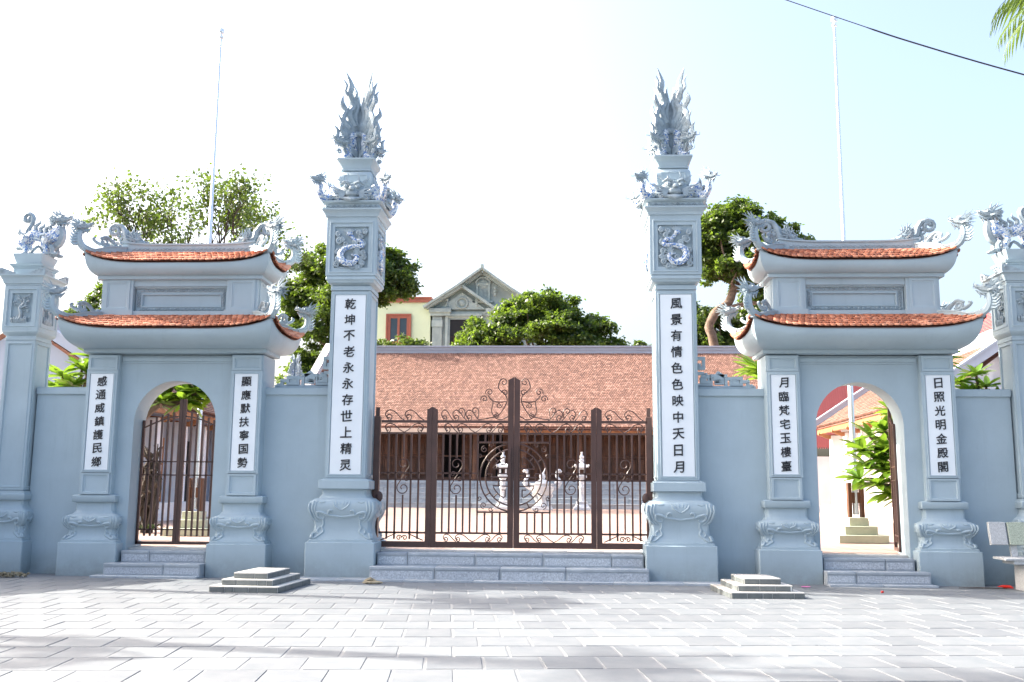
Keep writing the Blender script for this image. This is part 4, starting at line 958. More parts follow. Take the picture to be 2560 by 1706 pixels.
m = MB(); box(m, -11.3, 12.3, 34.85, 35.15, 8.36, 8.62); box(m, -11.3, 12.3, 34.78, 35.22, 8.62, 8.68); box(m, -11.3, 12.3, 34.82, 35.18, 8.68, 8.76); box(m, -11.3, 12.3, 34.72, 35.28, 8.76, 8.82); box(m, -11.3, 12.3, 34.8, 34.85, 8.4, 8.45); add('ridge_beam', m, 'paint_side', hall, IV)
m = MB(); sweep(m, [(-11.25, 27.7, 4.3), (-11.25, 35, 8.75)], .28, .34); sweep(m, [(-11.25, 27.6, 4.45), (-11.25, 35, 8.95)], .38, .06); m.add([(-11.2, 28.3, .4), (-11.2, 41.5, .4), (-11.2, 41.5, 4.2), (-11.2, 35, 8.3), (-11.2, 28.3, 4.2)], [(0, 1, 2, 3, 4)]); add('gable_parapet', m, 'white', hall, IV)
m = MB(); box(m, -11.1, 12.1, 28.1, 28.22, 3.92, 4.12); add('eave_board', m, 'wood_light', hall, IV)
m = MB(); box(m, -8.5, -1.75, 27.9, 28.05, 3.96, 4.14); add('gutter', m, 'beige', hall, IV)
m = MB(); box(m, -11, -4.95, 30.0, 30.1, 1.9, 4.2); box(m, -1.9, 12, 30.0, 30.1, 1.9, 4.2); add('front_wall', m, 'wood', hall, IV)
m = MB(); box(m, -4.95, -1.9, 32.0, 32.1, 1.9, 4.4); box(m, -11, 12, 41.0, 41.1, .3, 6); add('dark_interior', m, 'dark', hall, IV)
for i in range(44):
    x = -8.6+i*.40
    if -4.95 < x+.2 < -1.9 and i % 3: continue
    m = MB(); rings(m, T(x+.2, 29.998, 3.5), .36, .95, [(0, 0), (0, .05), (.05, .05), (.07, .015), (.1, .015), (.13, .035)]); add('door_panel', m, 'wood', hall, IV)
    m = MB(); rings(m, T(x+.2, 29.998, 2.52), .36, .9, [(0, 0), (0, .05), (.05, .05), (.07, .015), (.1, .015), (.13, .035)]); add('door_panel', m, 'wood', hall, IV)
m = MB(); box(m, -11, 12, 29.85, 29.99, 1.9, 2.06); box(m, -11, 12, 29.9, 29.99, 2.98, 3.05); add('door_sill', m, 'wood', hall, IV)
for x in (-9.4, -6.2, -3.05, -.9, 1.55, 4.6, 7.6, 10.6):
    m = MB(); lathe(m, [(1.9, .16), (2.1, .15), (4.2, .13)], 12, T(x, 28.75, 0)); add('column', m, 'wood', hall, IV)
    m = MB(); bbox(m, x-.12, x+.12, 28.2, 29.9, 3.95, 4.08); add('beam', m, 'wood_light', hall, IV)
m = MB(); box(m, -11, 12, 28.3, 30.2, .3, 1.88); add('platform', m, 'step', hall, IV)
for r in range(5):
    z0 = HZ+(1.88-HZ)*(r)/5.4; z1 = HZ+(1.88-HZ)*(r+1)/5.4
    for c in range(15):
        x0 = -10.5+c*1.5+(.6 if r % 2 else 0); m = MB(); bbox(m, x0+.006, x0+1.494, 26.7+r*.32, 28.5, z0-.05, z1-.04, ch=.01); bbox(m, x0+.004, x0+1.496, 26.66+r*.32, 28.5, z1-.042, z1, ch=.01); add('step_block', m, 'step', hall, IV)
# ------------------------------------------------------------ stone lanterns and the incense burner
def lantern(x, label):
    y = 25.5; t = thing('stone_lantern', label, 'stone lantern', (x, y, zf(y)), 0, 'pale stone lanterns before the hall')
    m = MB(); loft(m, [(0, .34, .34), (.10, .34, .34), (.11, .29, .29), (.20, .25, .25), (.24, .20, .20), (.27, .23, .23), (.33, .23, .23), (.34, .15, .15)]); add('base', m, 'marble', t)
    m = MB(); lathe(m, [(.33, .13), (.5, .10), (.8, .10), (.86, .14), (.92, .14), (.98, .10), (1.2, .12), (1.27, .17)], 10); add('shaft', m, 'marble', t)
    m = MB(); loft(m, [(1.25, .13, .13), (1.29, .20, .20), (1.37, .20, .20), (1.38, .15, .15)]); 
    for sx in (-1, 1):
        for sy in (-1, 1): bbox(m, sx*.12-.03, sx*.12+.03, sy*.12-.03, sy*.12+.03, 1.37, 1.70)
    box(m, -.14, .14, -.14, .14, 1.37, 1.44); box(m, -.14, .14, -.14, .14, 1.62, 1.70); add('light_box', m, 'marble', t)
    m = MB(); R = Roof(.27, .27, 1.72, .07, .07, 1.88, .06)
    for k in range(4):
        vs_ = []; fs = []
        for j in range(4):
            for i in range(9): q = R.p(k, -1+i/4, j/3); vs_ += [tuple(q), (q.x, q.y, q.z-.04)]
        for j in range(3):
            for i in range(8): a = (j*9+i)*2; fs += [(a, a+2, a+20, a+18), (a+1, a+19, a+21, a+3)]
        for i in range(8): fs.append((i*2, i*2+1, i*2+3, i*2+2))
        m.add(vs_, fs)
    for sx in (-1, 1):
        for sy in (-1, 1): ball(m, (sx*.27, sy*.27, 1.78), .045, None, 7)
    add('roof', m, 'marble', t)
    m = MB(); lathe(m, [(1.85, .09), (1.9, .07), (1.93, .10), (2.0, .11), (2.05, .07), (2.08, .09), (2.14, .10), (2.19, .05), (2.24, .035), (2.30, .05), (2.33, .05)], 10); add('finial', m, 'marble', t)
lantern(-1.62, 'pale stone lantern seen left of the main gate centre post'); lantern(1.60, 'pale stone lantern seen right of the main gate centre post')
y = 25.0; t = thing('incense_burner', 'carved stone incense burner on legs before the hall steps', 'incense burner', (0, y, zf(y)))
m = MB(); loft(m, [(0, .42, .42), (.08, .42, .42), (.09, .38, .38), (.16, .38, .38)]); add('base', m, 'marble', t)
for k in range(3):
    m = MB(); a = 2*pi*k/3-pi/2; tube(m, [(.30*cos(a), .30*sin(a), .14), (.24*cos(a), .24*sin(a), .3), (.36*cos(a), .36*sin(a), .5), (.40*cos(a), .40*sin(a), .62)], [.07, .06, .08, .1], 7, n=3); add('leg', m, 'marble', t)
m = MB(); lathe(m, [(.55, .2), (.62, .36), (.75, .46), (.92, .5), (.98, .44), (1.0, .5), (1.04, .5), (1.05, .2)], 16); add('bowl', m, 'marble', t)
m = MB(); tube(m, [(0, 0, .16), (0, 0, .4), (0, 0, .58)], [.2, .16, .22], 8); add('stem', m, 'marble', t)
for s in (-1, 1):
    m = MB(); tube(m, [(s*.46, 0, .80), (s*.66, 0, .95), (s*.70, 0, 1.15), (s*.6, 0, 1.28), (s*.58, 0, 1.40), (s*.66, 0, 1.56), (s*.78, 0, 1.5)], [.06, .07, .07, .06, .07, .09, .04], 7, n=3); ball(m, (s*.64, 0, 1.06), (.16, .07, .1)); add('handle', m, 'marble', t)
m = MB(); lathe(m, [(1.05, .3), (1.1, .28), (1.2, .12)], 12); ball(m, (0, 0, 1.32), (.13, .1, .16)); tube(m, [(0, 0, 1.4), (.08, 0, 1.55), (.12, 0, 1.68)], [.05, .03, .01], 6, n=2); add('lid_lion', m, 'marble', t)
# ------------------------------------------------------------ side halls of the courtyard
def side_hall(s, xe, ze, y0, y1, run, rise, label, lit):
    """s=+1 right, -1 left ; eave line at x=s*xe"""
    t = thing('side_hall', label, 'hall', (s*xe, (y0+y1)/2, 0)); IV = T(-s*xe, -(y0+y1)/2, 0); L = math.hypot(run, rise); ym = (y0+y1)/2
    m = MB(); U = (0, -1, 0) if s > 0 else (0, 1, 0); O = (s*xe, y1 if s > 0 else y0, ze)
    field(m, O, U, (s*run, 0, rise), y1-y0, L, .125, .16, .045, 5)
    add_kind(add('tile_field', m.mesh('tile_field', False), 'tile_hall', t, IV))
    m = MB(); m.add([(s*xe, y0, ze-.06), (s*xe, y1, ze-.06), (s*(xe+run), y1, ze+rise-.06), (s*(xe+run), y0, ze+rise-.06), (s*(xe+2*run), y0, ze-.06), (s*(xe+2*run), y1, ze-.06)], [(0, 1, 2, 3), (3, 2, 5, 4)]); add('roof_deck', m, 'tile_deck', t, IV)
    m = MB(); 
    for y in (y0, y1): sweep(m, [(s*(xe-.1), y, ze+.05), (s*(xe+run), y, ze+rise+.12)], .26, .22); sweep(m, [(s*(xe-.15), y, ze+.18), (s*(xe+run), y, ze+rise+.26)], .34, .05)
    box(m, min(s*(xe+run-.14), s*(xe+run+.14)), max(s*(xe+run-.14), s*(xe+run+.14)), y0-.1, y1+.1, ze+rise-.1, ze+rise+.35)
    add('verge_and_ridge', m, 'paint_side', t, IV)
    m = MB(); a, b = sorted((s*(xe+.05), s*(xe+.2))); box(m, a, b, y0, y1, ze-.24, ze-.07); add('eave_beam', m, 'wood_light', t, IV)
    n = int((y1-y0)/1.9)
    for i in range(n+1):
        y = y0+.3+i*(y1-y0-.6)/n; m = MB(); sweep(m, [(s*(xe+.02), y, ze-.22), (s*(xe+.35), y, ze-.35), (s*(xe+.9), y, ze-.30)], .10, .14); add('bracket', m, 'wood_light', t, IV)
        m = MB(); xx = sorted((s*(xe+.45), s*(xe+.85))); bbox(m, xx[0], xx[1], y-.2, y+.2, .7, ze-.30); add('column', m, 'white', t, IV)
    xx = sorted((s*(xe+1.6), s*(xe+1.75))); m = MB(); box(m, xx[0], xx[1], y0+.1, y1-.1, .5, ze+.8)
    for y in (y0+.1, y1-.25): a, b = sorted((s*(xe+.9), s*(xe+2*run-.6))); box(m, a, b, y, y+.15, .4, ze+.3); m.add([(s*(xe+.3), y+.05, ze-.1), (s*(xe+2*run-.3), y+.05, ze-.1), (s*(xe+run), y+.05, ze+rise-.12)], [(0, 1, 2)])
    add('wall', m, 'white' if s > 0 else 'paint_side', t, IV)
    for i in range(3):
        y = y0+1.4+i*2.6; xx = sorted((s*(xe+1.55), s*(xe+1.62))); m = MB(); box(m, xx[0], xx[1], y, y+1.1, 1.0, 2.9); add('door', m, 'dark' if i % 2 == 0 else 'wood_light', t, IV)
    xx = sorted((s*(xe+.1), s*(xe+2*run-.5))); m = MB(); bbox(m, xx[0], xx[1], y0-.1, y1+.1, .3, 1.0); add('platform', m, 'white', t, IV)
    return t, IV
tr, IV2 = side_hall(1, 10.2, 3.82, 10.6, 22.0, 2.55, 1.72, 'sunlit side hall with a pale tiled roof seen through the open right side gate', 1)
m = MB(); m.add([(10.0, 10.4, .4), (12.15, 10.4, .4), (12.15, 10.4, 4.12), (10.0, 10.4, 4.12)], [(0, 1, 2, 3)]); box(m, 9.9, 12.2, 10.35, 10.6, 3.95, 4.15); box(m, 12.2, 12.5, 10.3, 10.6, .4, 5.25); box(m, 12.5, 14.5, 10.32, 10.6, .4, 5.1); box(m, 12.5, 14.5, 10.25, 10.65, 5.1, 5.2); add('stepped_gable', m, 'paint_side', tr, IV2)
side_hall(-1, 9.65, 3.58, 9.0, 18.5, 3.4, 2.05, 'shaded side hall with white columns seen through the left side gate', 0)
# unseen building added off the left edge to cast a shadow on the paving
t = thing('shadow_caster', 'low flat-roofed building added out of view on the left to cast the paving shadow', 'building', (-11.15, -.9, 0), R_(-29)); m = MB(); box(m, -1.2, 1.05, -1.3, 1.6, 0, 2.85); add('wall', m, 'paint', t); m = MB(); bbox(m, -1.35, 1.2, -1.5, 1.75, 2.85, 2.97); add('roof', m, 'paint', t)
# red sheet roof
def sheet(label, pts, loc):
    t = thing('metal_roof_shed', label, 'shed', loc); P0, P1, P2, P3 = [Vector(p)-Vector(loc) for p in pts]; m = MB(); n = 60
    for i in range(n):
        a, b = i/n, (i+.5)/n; c = (i+1)/n
        A0, A1 = P0.lerp(P1, a), P3.lerp(P2, a); B0, B1 = P0.lerp(P1, b), P3.lerp(P2, b); C0, C1 = P0.lerp(P1, c), P3.lerp(P2, c)
        u = Vector((0, 0, .05)); m.add([A0, B0, B1, A1], [(0, 1, 2, 3)]); m.add([B0, B0+u, B1+u, B1], [(0, 1, 2, 3)]); m.add([B0+u, C0+u, C1+u, B1+u], [(0, 1, 2, 3)]); m.add([C0+u, C0, C1, C1+u], [(0, 1, 2, 3)])
    add('roof', m.mesh('roof', False), 'red_sheet', t); m = MB(); zl = min(P0.z, P1.z, P2.z, P3.z)
    xs = [p.x for p in (P0, P1, P2, P3)]; ysl = [p.y for p in (P0, P1, P2, P3)]; box(m, min(xs)+.3, max(xs)-.3, min(ysl)+.3, max(ysl)-.3, -loc[2], zl-.3); add('wall', m, 'white', t)
sheet('red corrugated roof behind the right side hall and outer pillar', ((16.2, 26, 7.0), (30, 26, 7.0), (30, 32, 10.6), (16.2, 32, 9.6)), (23, 29, 0.4))
sheet('red corrugated metal shed seen through the top of the open right side gate', ((9.6, 25, 3.2), (15.2, 25, 3.2), (15.2, 25.8, 6.6), (9.6, 25.8, 6.6)), (12, 25.4, 0.4))
m_ = thing('porcelain_finial_post', 'white post carrying a small phoenix finial behind the left wall crest', 'post', (-8.9, 20, zf(20))); m = MB(); loft(m, [(0, .22, .22), (4.35, .22, .22), (4.4, .3, .3), (4.5, .3, .3), (4.52, .16, .16), (4.72, .32, .32), (4.78, .32, .32)]); add('shaft', m, 'white', m_)
phoenix_finial('phoenix_finial', 'small phoenix finial on a white post behind the left wall crest', (-8.9, 20, zf(20)+4.78), .62)
# ------------------------------------------------------------ houses behind
t = thing('green_house', 'pale green flat-roofed house with one brown framed window behind the hall', 'house', (-11.5, 62, 0))
m = MB(); box(m, -3.9, 2.1, -2, 6, 0, 16.0); add('wall', m, 'green_wall', t)
m = MB(); box(m, -4.0, 2.15, -2.15, 6.1, 16.0, 16.4); box(m, -4.05, 2.2, -2.22, 6.15, 16.3, 16.42); add('roof_band', m, 'red_trim', t)
def window(t, x0, x1, z0, z1, y, fr, bars=1, gm='glass'):
    w, h = x1-x0, z1-z0; m = MB(); rings(m, T((x0+x1)/2, y, (z0+z1)/2), w, h, [(0, 0), (0, .10), (.12, .10), (.14, .05), (.26, .05), (.28, .0)], False)
    f = add('window', m, fr, t)
    for i in range(bars+1):
        a = x0+.26+(w-.52)*i/(bars+1); b = x0+.26+(w-.52)*(i+1)/(bars+1)
        m = MB(); box(m, a+.07, b-.07, y+.0, y+.02, z0+.33, z1-.33); add('pane', m, gm, f)
        m = MB(); rings(m, T((a+b)/2, y, (z0+z1)/2), b-a, h-.5, [(0, 0), (0, .045), (.09, .045), (.09, .0)], False); add('sash', m, fr, f)
    m = MB(); box(m, x0+.2, x1-.2, y+.02, y+.03, z0+.2, z1-.2); add('pane_back', m, gm, f)
    return f
window(t, -1.35, .62, 12.6, 15.1, -2.03, 'red_trim')
t = thing('gable_house', 'unpainted grey-green gabled house with a dark empty window behind the hall', 'house', (-5.4, 62, 0)); C_ = 'concrete'
m = MB(); box(m, -3.85, 4.2, -1.8, 6, 0, 15.6); m.add([(-3.9, -1.8, 15.6), (4.2, -1.8, 15.6), (0, -1.8, 18.3), (-3.9, 6, 15.6), (4.2, 6, 15.6), (0, 6, 18.3)], [(0, 1, 2), (3, 5, 4), (0, 2, 5, 3), (1, 4, 5, 2)]); add('wall', m, C_, t)
m = MB(); sweep(m, [(-4.5, -2.2, 15.55), (-2.0, -2.2, 17.15), (0, -2.2, 18.62)], .9, .16); sweep(m, [(4.5, -2.2, 15.55), (2.1, -2.2, 17.1), (0, -2.2, 18.62)], .9, .16); sweep(m, [(-4.2, -1.95, 15.5), (0, -1.95, 18.35)], .4, .22); sweep(m, [(4.2, -1.95, 15.5), (0, -1.95, 18.35)], .4, .22)
box(m, -.12, .12, -2.4, -2.2, 18.6, 18.95); add('gable_coping', m, C_, t)
m = MB(); m.add([(-3.4, -2.0, 15.45), (.3, -2.0, 15.45), (-1.55, -2.0, 16.8), (-3.4, -1.8, 15.45), (.3, -1.8, 15.45), (-1.55, -1.8, 16.8)], [(0, 1, 2), (0, 2, 5, 3), (1, 4, 5, 2)])
sweep(m, [(-4.3, -2.2, 15.5), (-1.55, -2.2, 17.25)], .5, .2); sweep(m, [(1.2, -2.2, 15.35), (-1.55, -2.2, 17.25)], .5, .2); add('small_pediment', m, C_, t)
m = MB()
for a, b in ((-4.1, -2.4), (.3, 2.2)): box(m, a, b, -2.3, -1.8, 15.2, 15.5); box(m, a+.05, b-.05, -2.15, -1.8, 14.95, 15.2)
box(m, -2.4, .3, -1.9, -1.8, 15.0, 15.3); box(m, -3.85, -3.1, -2.0, -1.8, 0, 14.9); box(m, -3.9, -3.05, -2.06, -1.8, 14.1, 14.6); box(m, 2.2, 3.0, -2.0, -1.8, 0, 14.9)
for x in (-2.75, -.45, .95, 2.7): 
    for i in range(3): ball(m, (x+.05, -2.0, 16.2-i*.22+(.9 if x > .5 else 0)*(1 if x < 2 else .3)), (.12, .1, .12), None, 6, 4)
tube(m, [(-1.55+.42*cos(a), -2.06, 15.95+.42*sin(a)) for a in np.linspace(0, 2*pi, 17)], .07, 5); ball(m, (-1.55, -2.04, 15.95), (.25, .08, .25))
add('cornice_ornament', m, C_, t)
m = MB(); rings(m, T(.05, -1.83, 16.85), 1.1, 1.4, [(0, 0), (0, .12), (.16, .12), (.18, .03)]); tube(m, [(.05+.55*cos(a), -1.9, 17.5+.5*sin(a)) for a in np.linspace(0, pi, 11)], .11, 5); ball(m, (.05, -1.85, 17.5), (.45, .1, .42)); box(m, -.75, .85, -2.0, -1.8, 16.0, 16.15); box(m, .03, .08, -1.9, -1.82, 16.2, 17.4)
for z in (16.4, 16.7, 17.0): 
    for x in (-.18, .28): box(m, x-.15, x+.15, -1.88, -1.85, z, z+.05)
add('blind_window', m, C_, t)
m = MB(); rings(m, T(-1.5, -1.82, 13.1), 2.7, 3.9, [(0, 0), (0, .14), (.2, .14), (.24, .06), (.36, .06), (.38, -.1)], False); box(m, -3.0, 0, -2.05, -1.8, 15.0-.05, 15.12); f = add('window', m, C_, t)
m = MB(); box(m, -2.5, -.5, -1.835, -1.81, 11.5, 14.72); add('opening', m, 'dark', f)
m = MB(); 
for x in (-2.2, -1.9, -1.6): box(m, x, x+.03, -1.9, -1.86, 12.5, 13.4)
for z in (12.9, 13.3): box(m, -2.4, -1.5, -1.9, -1.86, z, z+.03)
add('grille', m, 'wood', f)
# ------------------------------------------------------------ trees
def leaves(P, size, squash=.5, seed=0, bias=None):
    """numpy leaf quads (bent lozenges) at points P"""
    rg = np.random.default_rng(seed); n = len(P); a = rg.uniform(0, 2*pi, n); th = rg.normal(0, .55, n)
    d = np.stack([np.cos(a)*np.cos(th), np.sin(a)*np.cos(th), np.sin(th)-.35], 1); d /= np.linalg.norm(d, axis=1)[:, None]
    r = rg.normal(size=(n, 3)); w = np.cross(d, r); w /= np.linalg.norm(w, axis=1)[:, None]+1e-9
    L = (size*rg.uniform(.65, 1.3, n))[:, None]; W = L*squash*.5; nn = np.cross(d, w)
    v = np.stack([P, P+d*L*.5+w*W+nn*L*.06, P+d*L, P+d*L*.5-w*W+nn*L*.06], 1).reshape(-1, 3)
    return v
def quads_mesh(name, v):
    n = len(v)//4; me = bpy.data.meshes.new(name); me.vertices.add(len(v)); me.vertices.foreach_set('co', v.astype('f').ravel())
    me.loops.add(n*4); me.loops.foreach_set('vertex_index', np.arange(n*4, dtype='i')); me.polygons.add(n)
    me.polygons.foreach_set('loop_start', np.arange(0, n*4, 4, dtype='i')); me.polygons.foreach_set('loop_total', np.full(n, 4, 'i')); me.update(calc_edges=True); return me
def crown_points(blobs, n, clump, seed, per=24):
    """boughs broken up into small uneven clumps, so that the outline is ragged and gaps stay open"""
    rg = np.random.default_rng(seed); sub = []
    for b in blobs:
        x, y, z, r, f = (*b, .8)[:5]
        for _ in range(int(12+14*r)):
            d = rg.normal(size=3); d /= np.linalg.norm(d); q = r*rg.uniform(.35, 1.0)
            sub.append((x+d[0]*q, y+d[1]*q, z+d[2]*q*f, r*rg.uniform(.18, .40)))
    sub = np.array(sub); vol = sub[:, 3]**2; vol /= vol.sum(); out = []
    for i in rg.choice(len(sub), n//per, p=vol):
        x, y, z, r = sub[i]; d = rg.normal(size=3); d /= np.linalg.norm(d); c = np.array([x, y, z])+d*r*(rg.uniform(.1, 1)**.5)*np.array([1, 1, .6])
        k = clump*rg.uniform(.35, 1.0); out.append(c+rg.normal(size=(per, 3))*k*np.array([1, 1, .5]))
    return np.concatenate(out)
def branch(m, p, d, L, r, lvl, rg, tips, spread=.5, up=.12, segs=3):
    pts = [p.copy()]; rr_ = [r]
    for i in range(segs):
        d = (d+Vector((rg.gauss(0, .13), rg.gauss(0, .13), up+rg.gauss(0, .08)))).normalized(); p = p+d*L/segs; pts.append(p.copy()); rr_.append(r*(1-.45*(i+1)/segs))
    tube(m, pts, rr_, 6 if r > .05 else 4)
    if lvl == 0: tips.append((p, d)); return
    for i in range(rg.choice((2, 3, 3))):
        a = rg.uniform(0, 2*pi); s_ = Vector((cos(a), sin(a), rg.uniform(-.2, .4))); branch(m, p.copy(), (d+s_*spread*rg.uniform(.7, 1.3)).normalized(), L*rg.uniform(.62, .85), r*.56, lvl-1, rg, tips, spread, up, segs)
    if lvl > 1: 
        q = pts[-2]; a = rg.uniform(0, 2*pi); branch(m, q.copy(), (d+Vector((cos(a), sin(a), .2))*.8).normalized(), L*.6, r*.4, lvl-2, rg, tips, spread, up, segs)
def dense_tree(label, loc, trunk, boughs, blobs, n, leaf, mat, seed, clump=.22, squash=.5):
    t = thing('broadleaf_tree', label, 'tree', loc, 0, 'leafy trees behind the halls'); o = Vector(loc)
    m = MB(); pts = [Vector(p[:3])-o for p in trunk]; tube(m, pts, [p[3] for p in trunk], 10, n=4)
    for i in range(len(m.v)): v = m.v[i]; k = 1+.0*v[2]; m.v[i] = (v[0]+.03*sin(v[2]*7+v[1]*5), v[1]+.03*cos(v[2]*6), v[2])
    add('trunk', m, 'bark', t); m = MB(); rg = random.Random(seed)
    for b in boughs: tube(m, [Vector(p[:3])-o for p in b], [p[3] for p in b], 7, n=3)
    for b in blobs:
        for _ in range(3):
            s_ = Vector(trunk[-1][:3])-o; e = Vector(b[:3])-o+Vector((rg.gauss(0, b[3]*.3), rg.gauss(0, b[3]*.3), rg.gauss(0, b[3]*.3)))
            tube(m, [s_, s_.lerp(e, .5)+Vector((rg.gauss(0, .25), rg.gauss(0, .2), rg.gauss(0, .2))), e], [.10, .06, .02], 5, n=3)
    add('limbs', m, 'bark', t)
    P = crown_points(blobs, n, clump, seed)-np.array(loc); add('crown', quads_mesh('crown', leaves(P, leaf, squash, seed)), mat, t); return t
# middle tree behind the hall
dense_tree('rounded dark green tree rising behind the middle of the hall roof', (-.6, 50, .5), [(-.6, 50, .5, .45), (-.8, 50, 4, .4), (-.5, 50, 7.5, .34), (-.4, 50, 9.5, .28)], [],
  [(-.7, 50, 13.7, 1.7), (-2.3, 49.5, 12.9, 1.5), (1.1, 50, 13.0, 1.6), (-4.3, 49.5, 11.6, 1.5), (2.6, 50, 12.0, 1.45), (-5.4, 49, 10.6, 1.3), (3.9, 50, 11.0, 1.25), (-3.0, 48.5, 11.4, 1.4), (0, 48.3, 11.4, 1.7), (1.8, 48.6, 10.9, 1.4), (-1.4, 51, 14.2, 1.0), (.2, 49, 12.6, 1.4), (4.6, 49.6, 10.3, .8)], 64000, .27, 'leaf', 2, .24)
dense_tree('small bright bush just above the hall ridge before the green house', (-9.9, 50, .5), [(-9.9, 50, .5, .2), (-9.9, 50, 6, .16), (-9.9, 50, 10.6, .1)], [], [(-9.6, 50, 11.15, .75), (-10.9, 50, 11.0, .6), (-8.8, 50, 11.0, .6), (-9.9, 50, 10.4, .9)], 5000, .24, 'leaf_thin', 4, .2)
dense_tree('tiny dark treetop just showing over the hall ridge near the right main pillar', (6.1, 54, .5), [(6.1, 54, .5, .15), (6.1, 54, 11.4, .08)], [], [(6.1, 54, 11.75, .42, .7), (6.7, 54, 11.6, .3, .7)], 900, .22, 'leaf_dark', 6, .14)
# dense tree left of the main pillar
dense_tree('big dense green tree behind the left main pillar', (-9.4, 38, .5), [(-10.2, 38, .5, .5), (-10.3, 38, 4.5, .42), (-10.4, 38, 7.2, .36), (-10.4, 38, 9.5, .30), (-10.3, 38, 12.2, .2)], [[(-9.8, 38, 8.2, .28), (-11.2, 37.8, 8.9, .18), (-12.6, 37.6, 9.6, .1)], [(-9.9, 38, 7.2, .26), (-11.4, 37.6, 7.3, .16), (-12.6, 37.4, 8.0, .08)]],
  [(-11.8, 38, 14.3, 1.2), (-10.0, 38, 14.6, 1.2), (-8.8, 38, 14.2, .9), (-13.2, 38, 13.4, 1.3), (-14.5, 38, 12.6, .9), (-12.2, 38, 13.3, 1.7), (-10.4, 38, 13.5, 1.8), (-13.6, 38, 11.9, 1.5), (-11.6, 37, 11.8, 1.8), (-9.0, 38, 13.4, 1.5), (-8.2, 38, 13.2, 1.15), (-8.4, 37.6, 12.6, .9), (-9.3, 37.5, 12.4, 1.0), (-7.8, 38, 12.5, .6), (-13.9, 37.6, 10.3, 1.2), (-12.3, 36.6, 10.2, 1.3), (-12.9, 38, 8.6, 1.3), (-11.9, 37.5, 7.2, 1.2), (-13.4, 37, 7.0, 1.1), (-10.6, 37.2, 9.8, 1.3), (-12.6, 38.5, 5.8, 1.4)], 105000, .225, 'leaf', 8, .2)
dense_tree('dark bushy tree low behind the upper left storey of the left gate', (-21.3, 30, .5), [(-21.3, 30, .5, .3), (-21.3, 30, 5, .25), (-21.2, 30, 8.6, .2)], [], [(-20.8, 30, 10.1, 1.1), (-21.9, 30, 9.6, 1.0), (-20.0, 30, 9.7, 1.1), (-18.6, 30, 9.2, 1.2), (-22.3, 30, 8.8, .8)], 12000, .24, 'leaf_dark', 12, .2)
# right tree with the bent trunk
dense_tree('tall tree with a bent bare trunk and rounded crown behind the right wall', (9.3, 42, .5), [(9.7, 42, .5, .34), (9.6, 42, 6, .3), (9.6, 42, 9.8, .27), (9.35, 42, 11.0, .27), (9.75, 42, 11.9, .25), (10.5, 42, 12.5, .24), (10.9, 42, 13.5, .24)],
  [[(10.5, 42, 12.5, .2), (10.75, 42, 13.2, .22), (11.2, 42, 14.3, .2), (11.4, 42, 15.8, .13)], [(11.0, 42, 13.8, .15), (9.9, 42, 14.2, .08), (8.8, 42, 13.9, .03)], [(9.5, 42, 11.3, .12), (9.2, 42, 11.5, .07)], [(9.8, 42, 11.9, .16), (11.2, 41.8, 12.3, .13), (12.6, 41.6, 12.4, .1)]],
  [(9.6, 42, 17.0, 1.4), (11.2, 42, 17.2, 1.5), (12.6, 42, 16.9, 1.4), (13.9, 42, 16.0, 1.2), (10.2, 41.5, 15.6, 1.4), (12.0, 41.4, 15.2, 1.5), (9.3, 42, 15.4, 1.0), (13.0, 42, 14.4, 1.1), (10.9, 42, 18.0, .8), (12.6, 42, 13.2, .9), (9.4, 42, 14.4, .9), (8.7, 42, 15.9, .9), (10.4, 41, 14.3, .9), (9.0, 42, 16.9, 1.0), (13.6, 42, 15.0, 1.0), (11.9, 42, 13.9, 1.1)], 64000, .25, 'leaf', 21, .22)
dense_tree('dark leafy mass behind the bent trunk right of the right main pillar', (10.8, 46, .5), [(10.8, 46, .5, .3), (10.8, 46, 7, .25), (10.8, 46, 10, .2)], [], [(9.5, 46, 12.4, 1.4), (10.2, 46, 10.6, 1.7), (12.5, 46, 12.2, 1.6), (12.0, 46, 10.4, 1.8), (13.4, 46, 13.6, 1.4), (8.6, 46, 10.4, 1.2), (14.5, 46, 11.6, 1.6)], 30000, .30, 'leaf_dark', 23, .26)
# airy tree on the left with its twigs showing
t = thing('airy_tree', 'airy small-leaved tree with bare dark branches behind the left gate roof', 'tree', (-15.0, 26, .5)); rg = random.Random(5); m = MB(); tips = []
tube(m, [(0, 0, 0), (.1, 0, 3), (0, 0, 6.5), (.1, 0, 9.0)], [.34, .3, .26, .22], 9, n=4)
for dx, dz, L in ((-1.35, .75, 2.05), (-.55, 1, 1.75), (.05, 1, 1.9), (.75, 1.0, 1.7), (1.4, .8, 1.8), (-1.8, .5, 2.0), (-.9, .6, 1.2), (1.2, .6, 1.2), (1.9, .75, 2.1), (1.7, .35, 1.7)):
    branch(m, Vector((.1, rg.uniform(-.2, .2), 8.7+rg.uniform(-.4, .4))), Vector((dx, rg.uniform(-.3, .3), dz)).normalized(), L, .10, 4, rg, tips, .52, .07)
add('trunk', m, 'bark_dark', t)
rg2 = np.random.default_rng(3); pp = []
for p, d in tips:
    if p.x > 5.6: continue
    k = 13; pp.append(np.array(p)+rg2.normal(size=(k, 3))*.22)
P = np.concatenate(pp); add('crown', quads_mesh('crown', leaves(P, .17, .75, 4)), 'leaf_thin', t)
print('airy tips', len(tips), 'extent', min(p.x for p, d in tips), max(p.x for p, d in tips), max(p.z for p, d in tips))
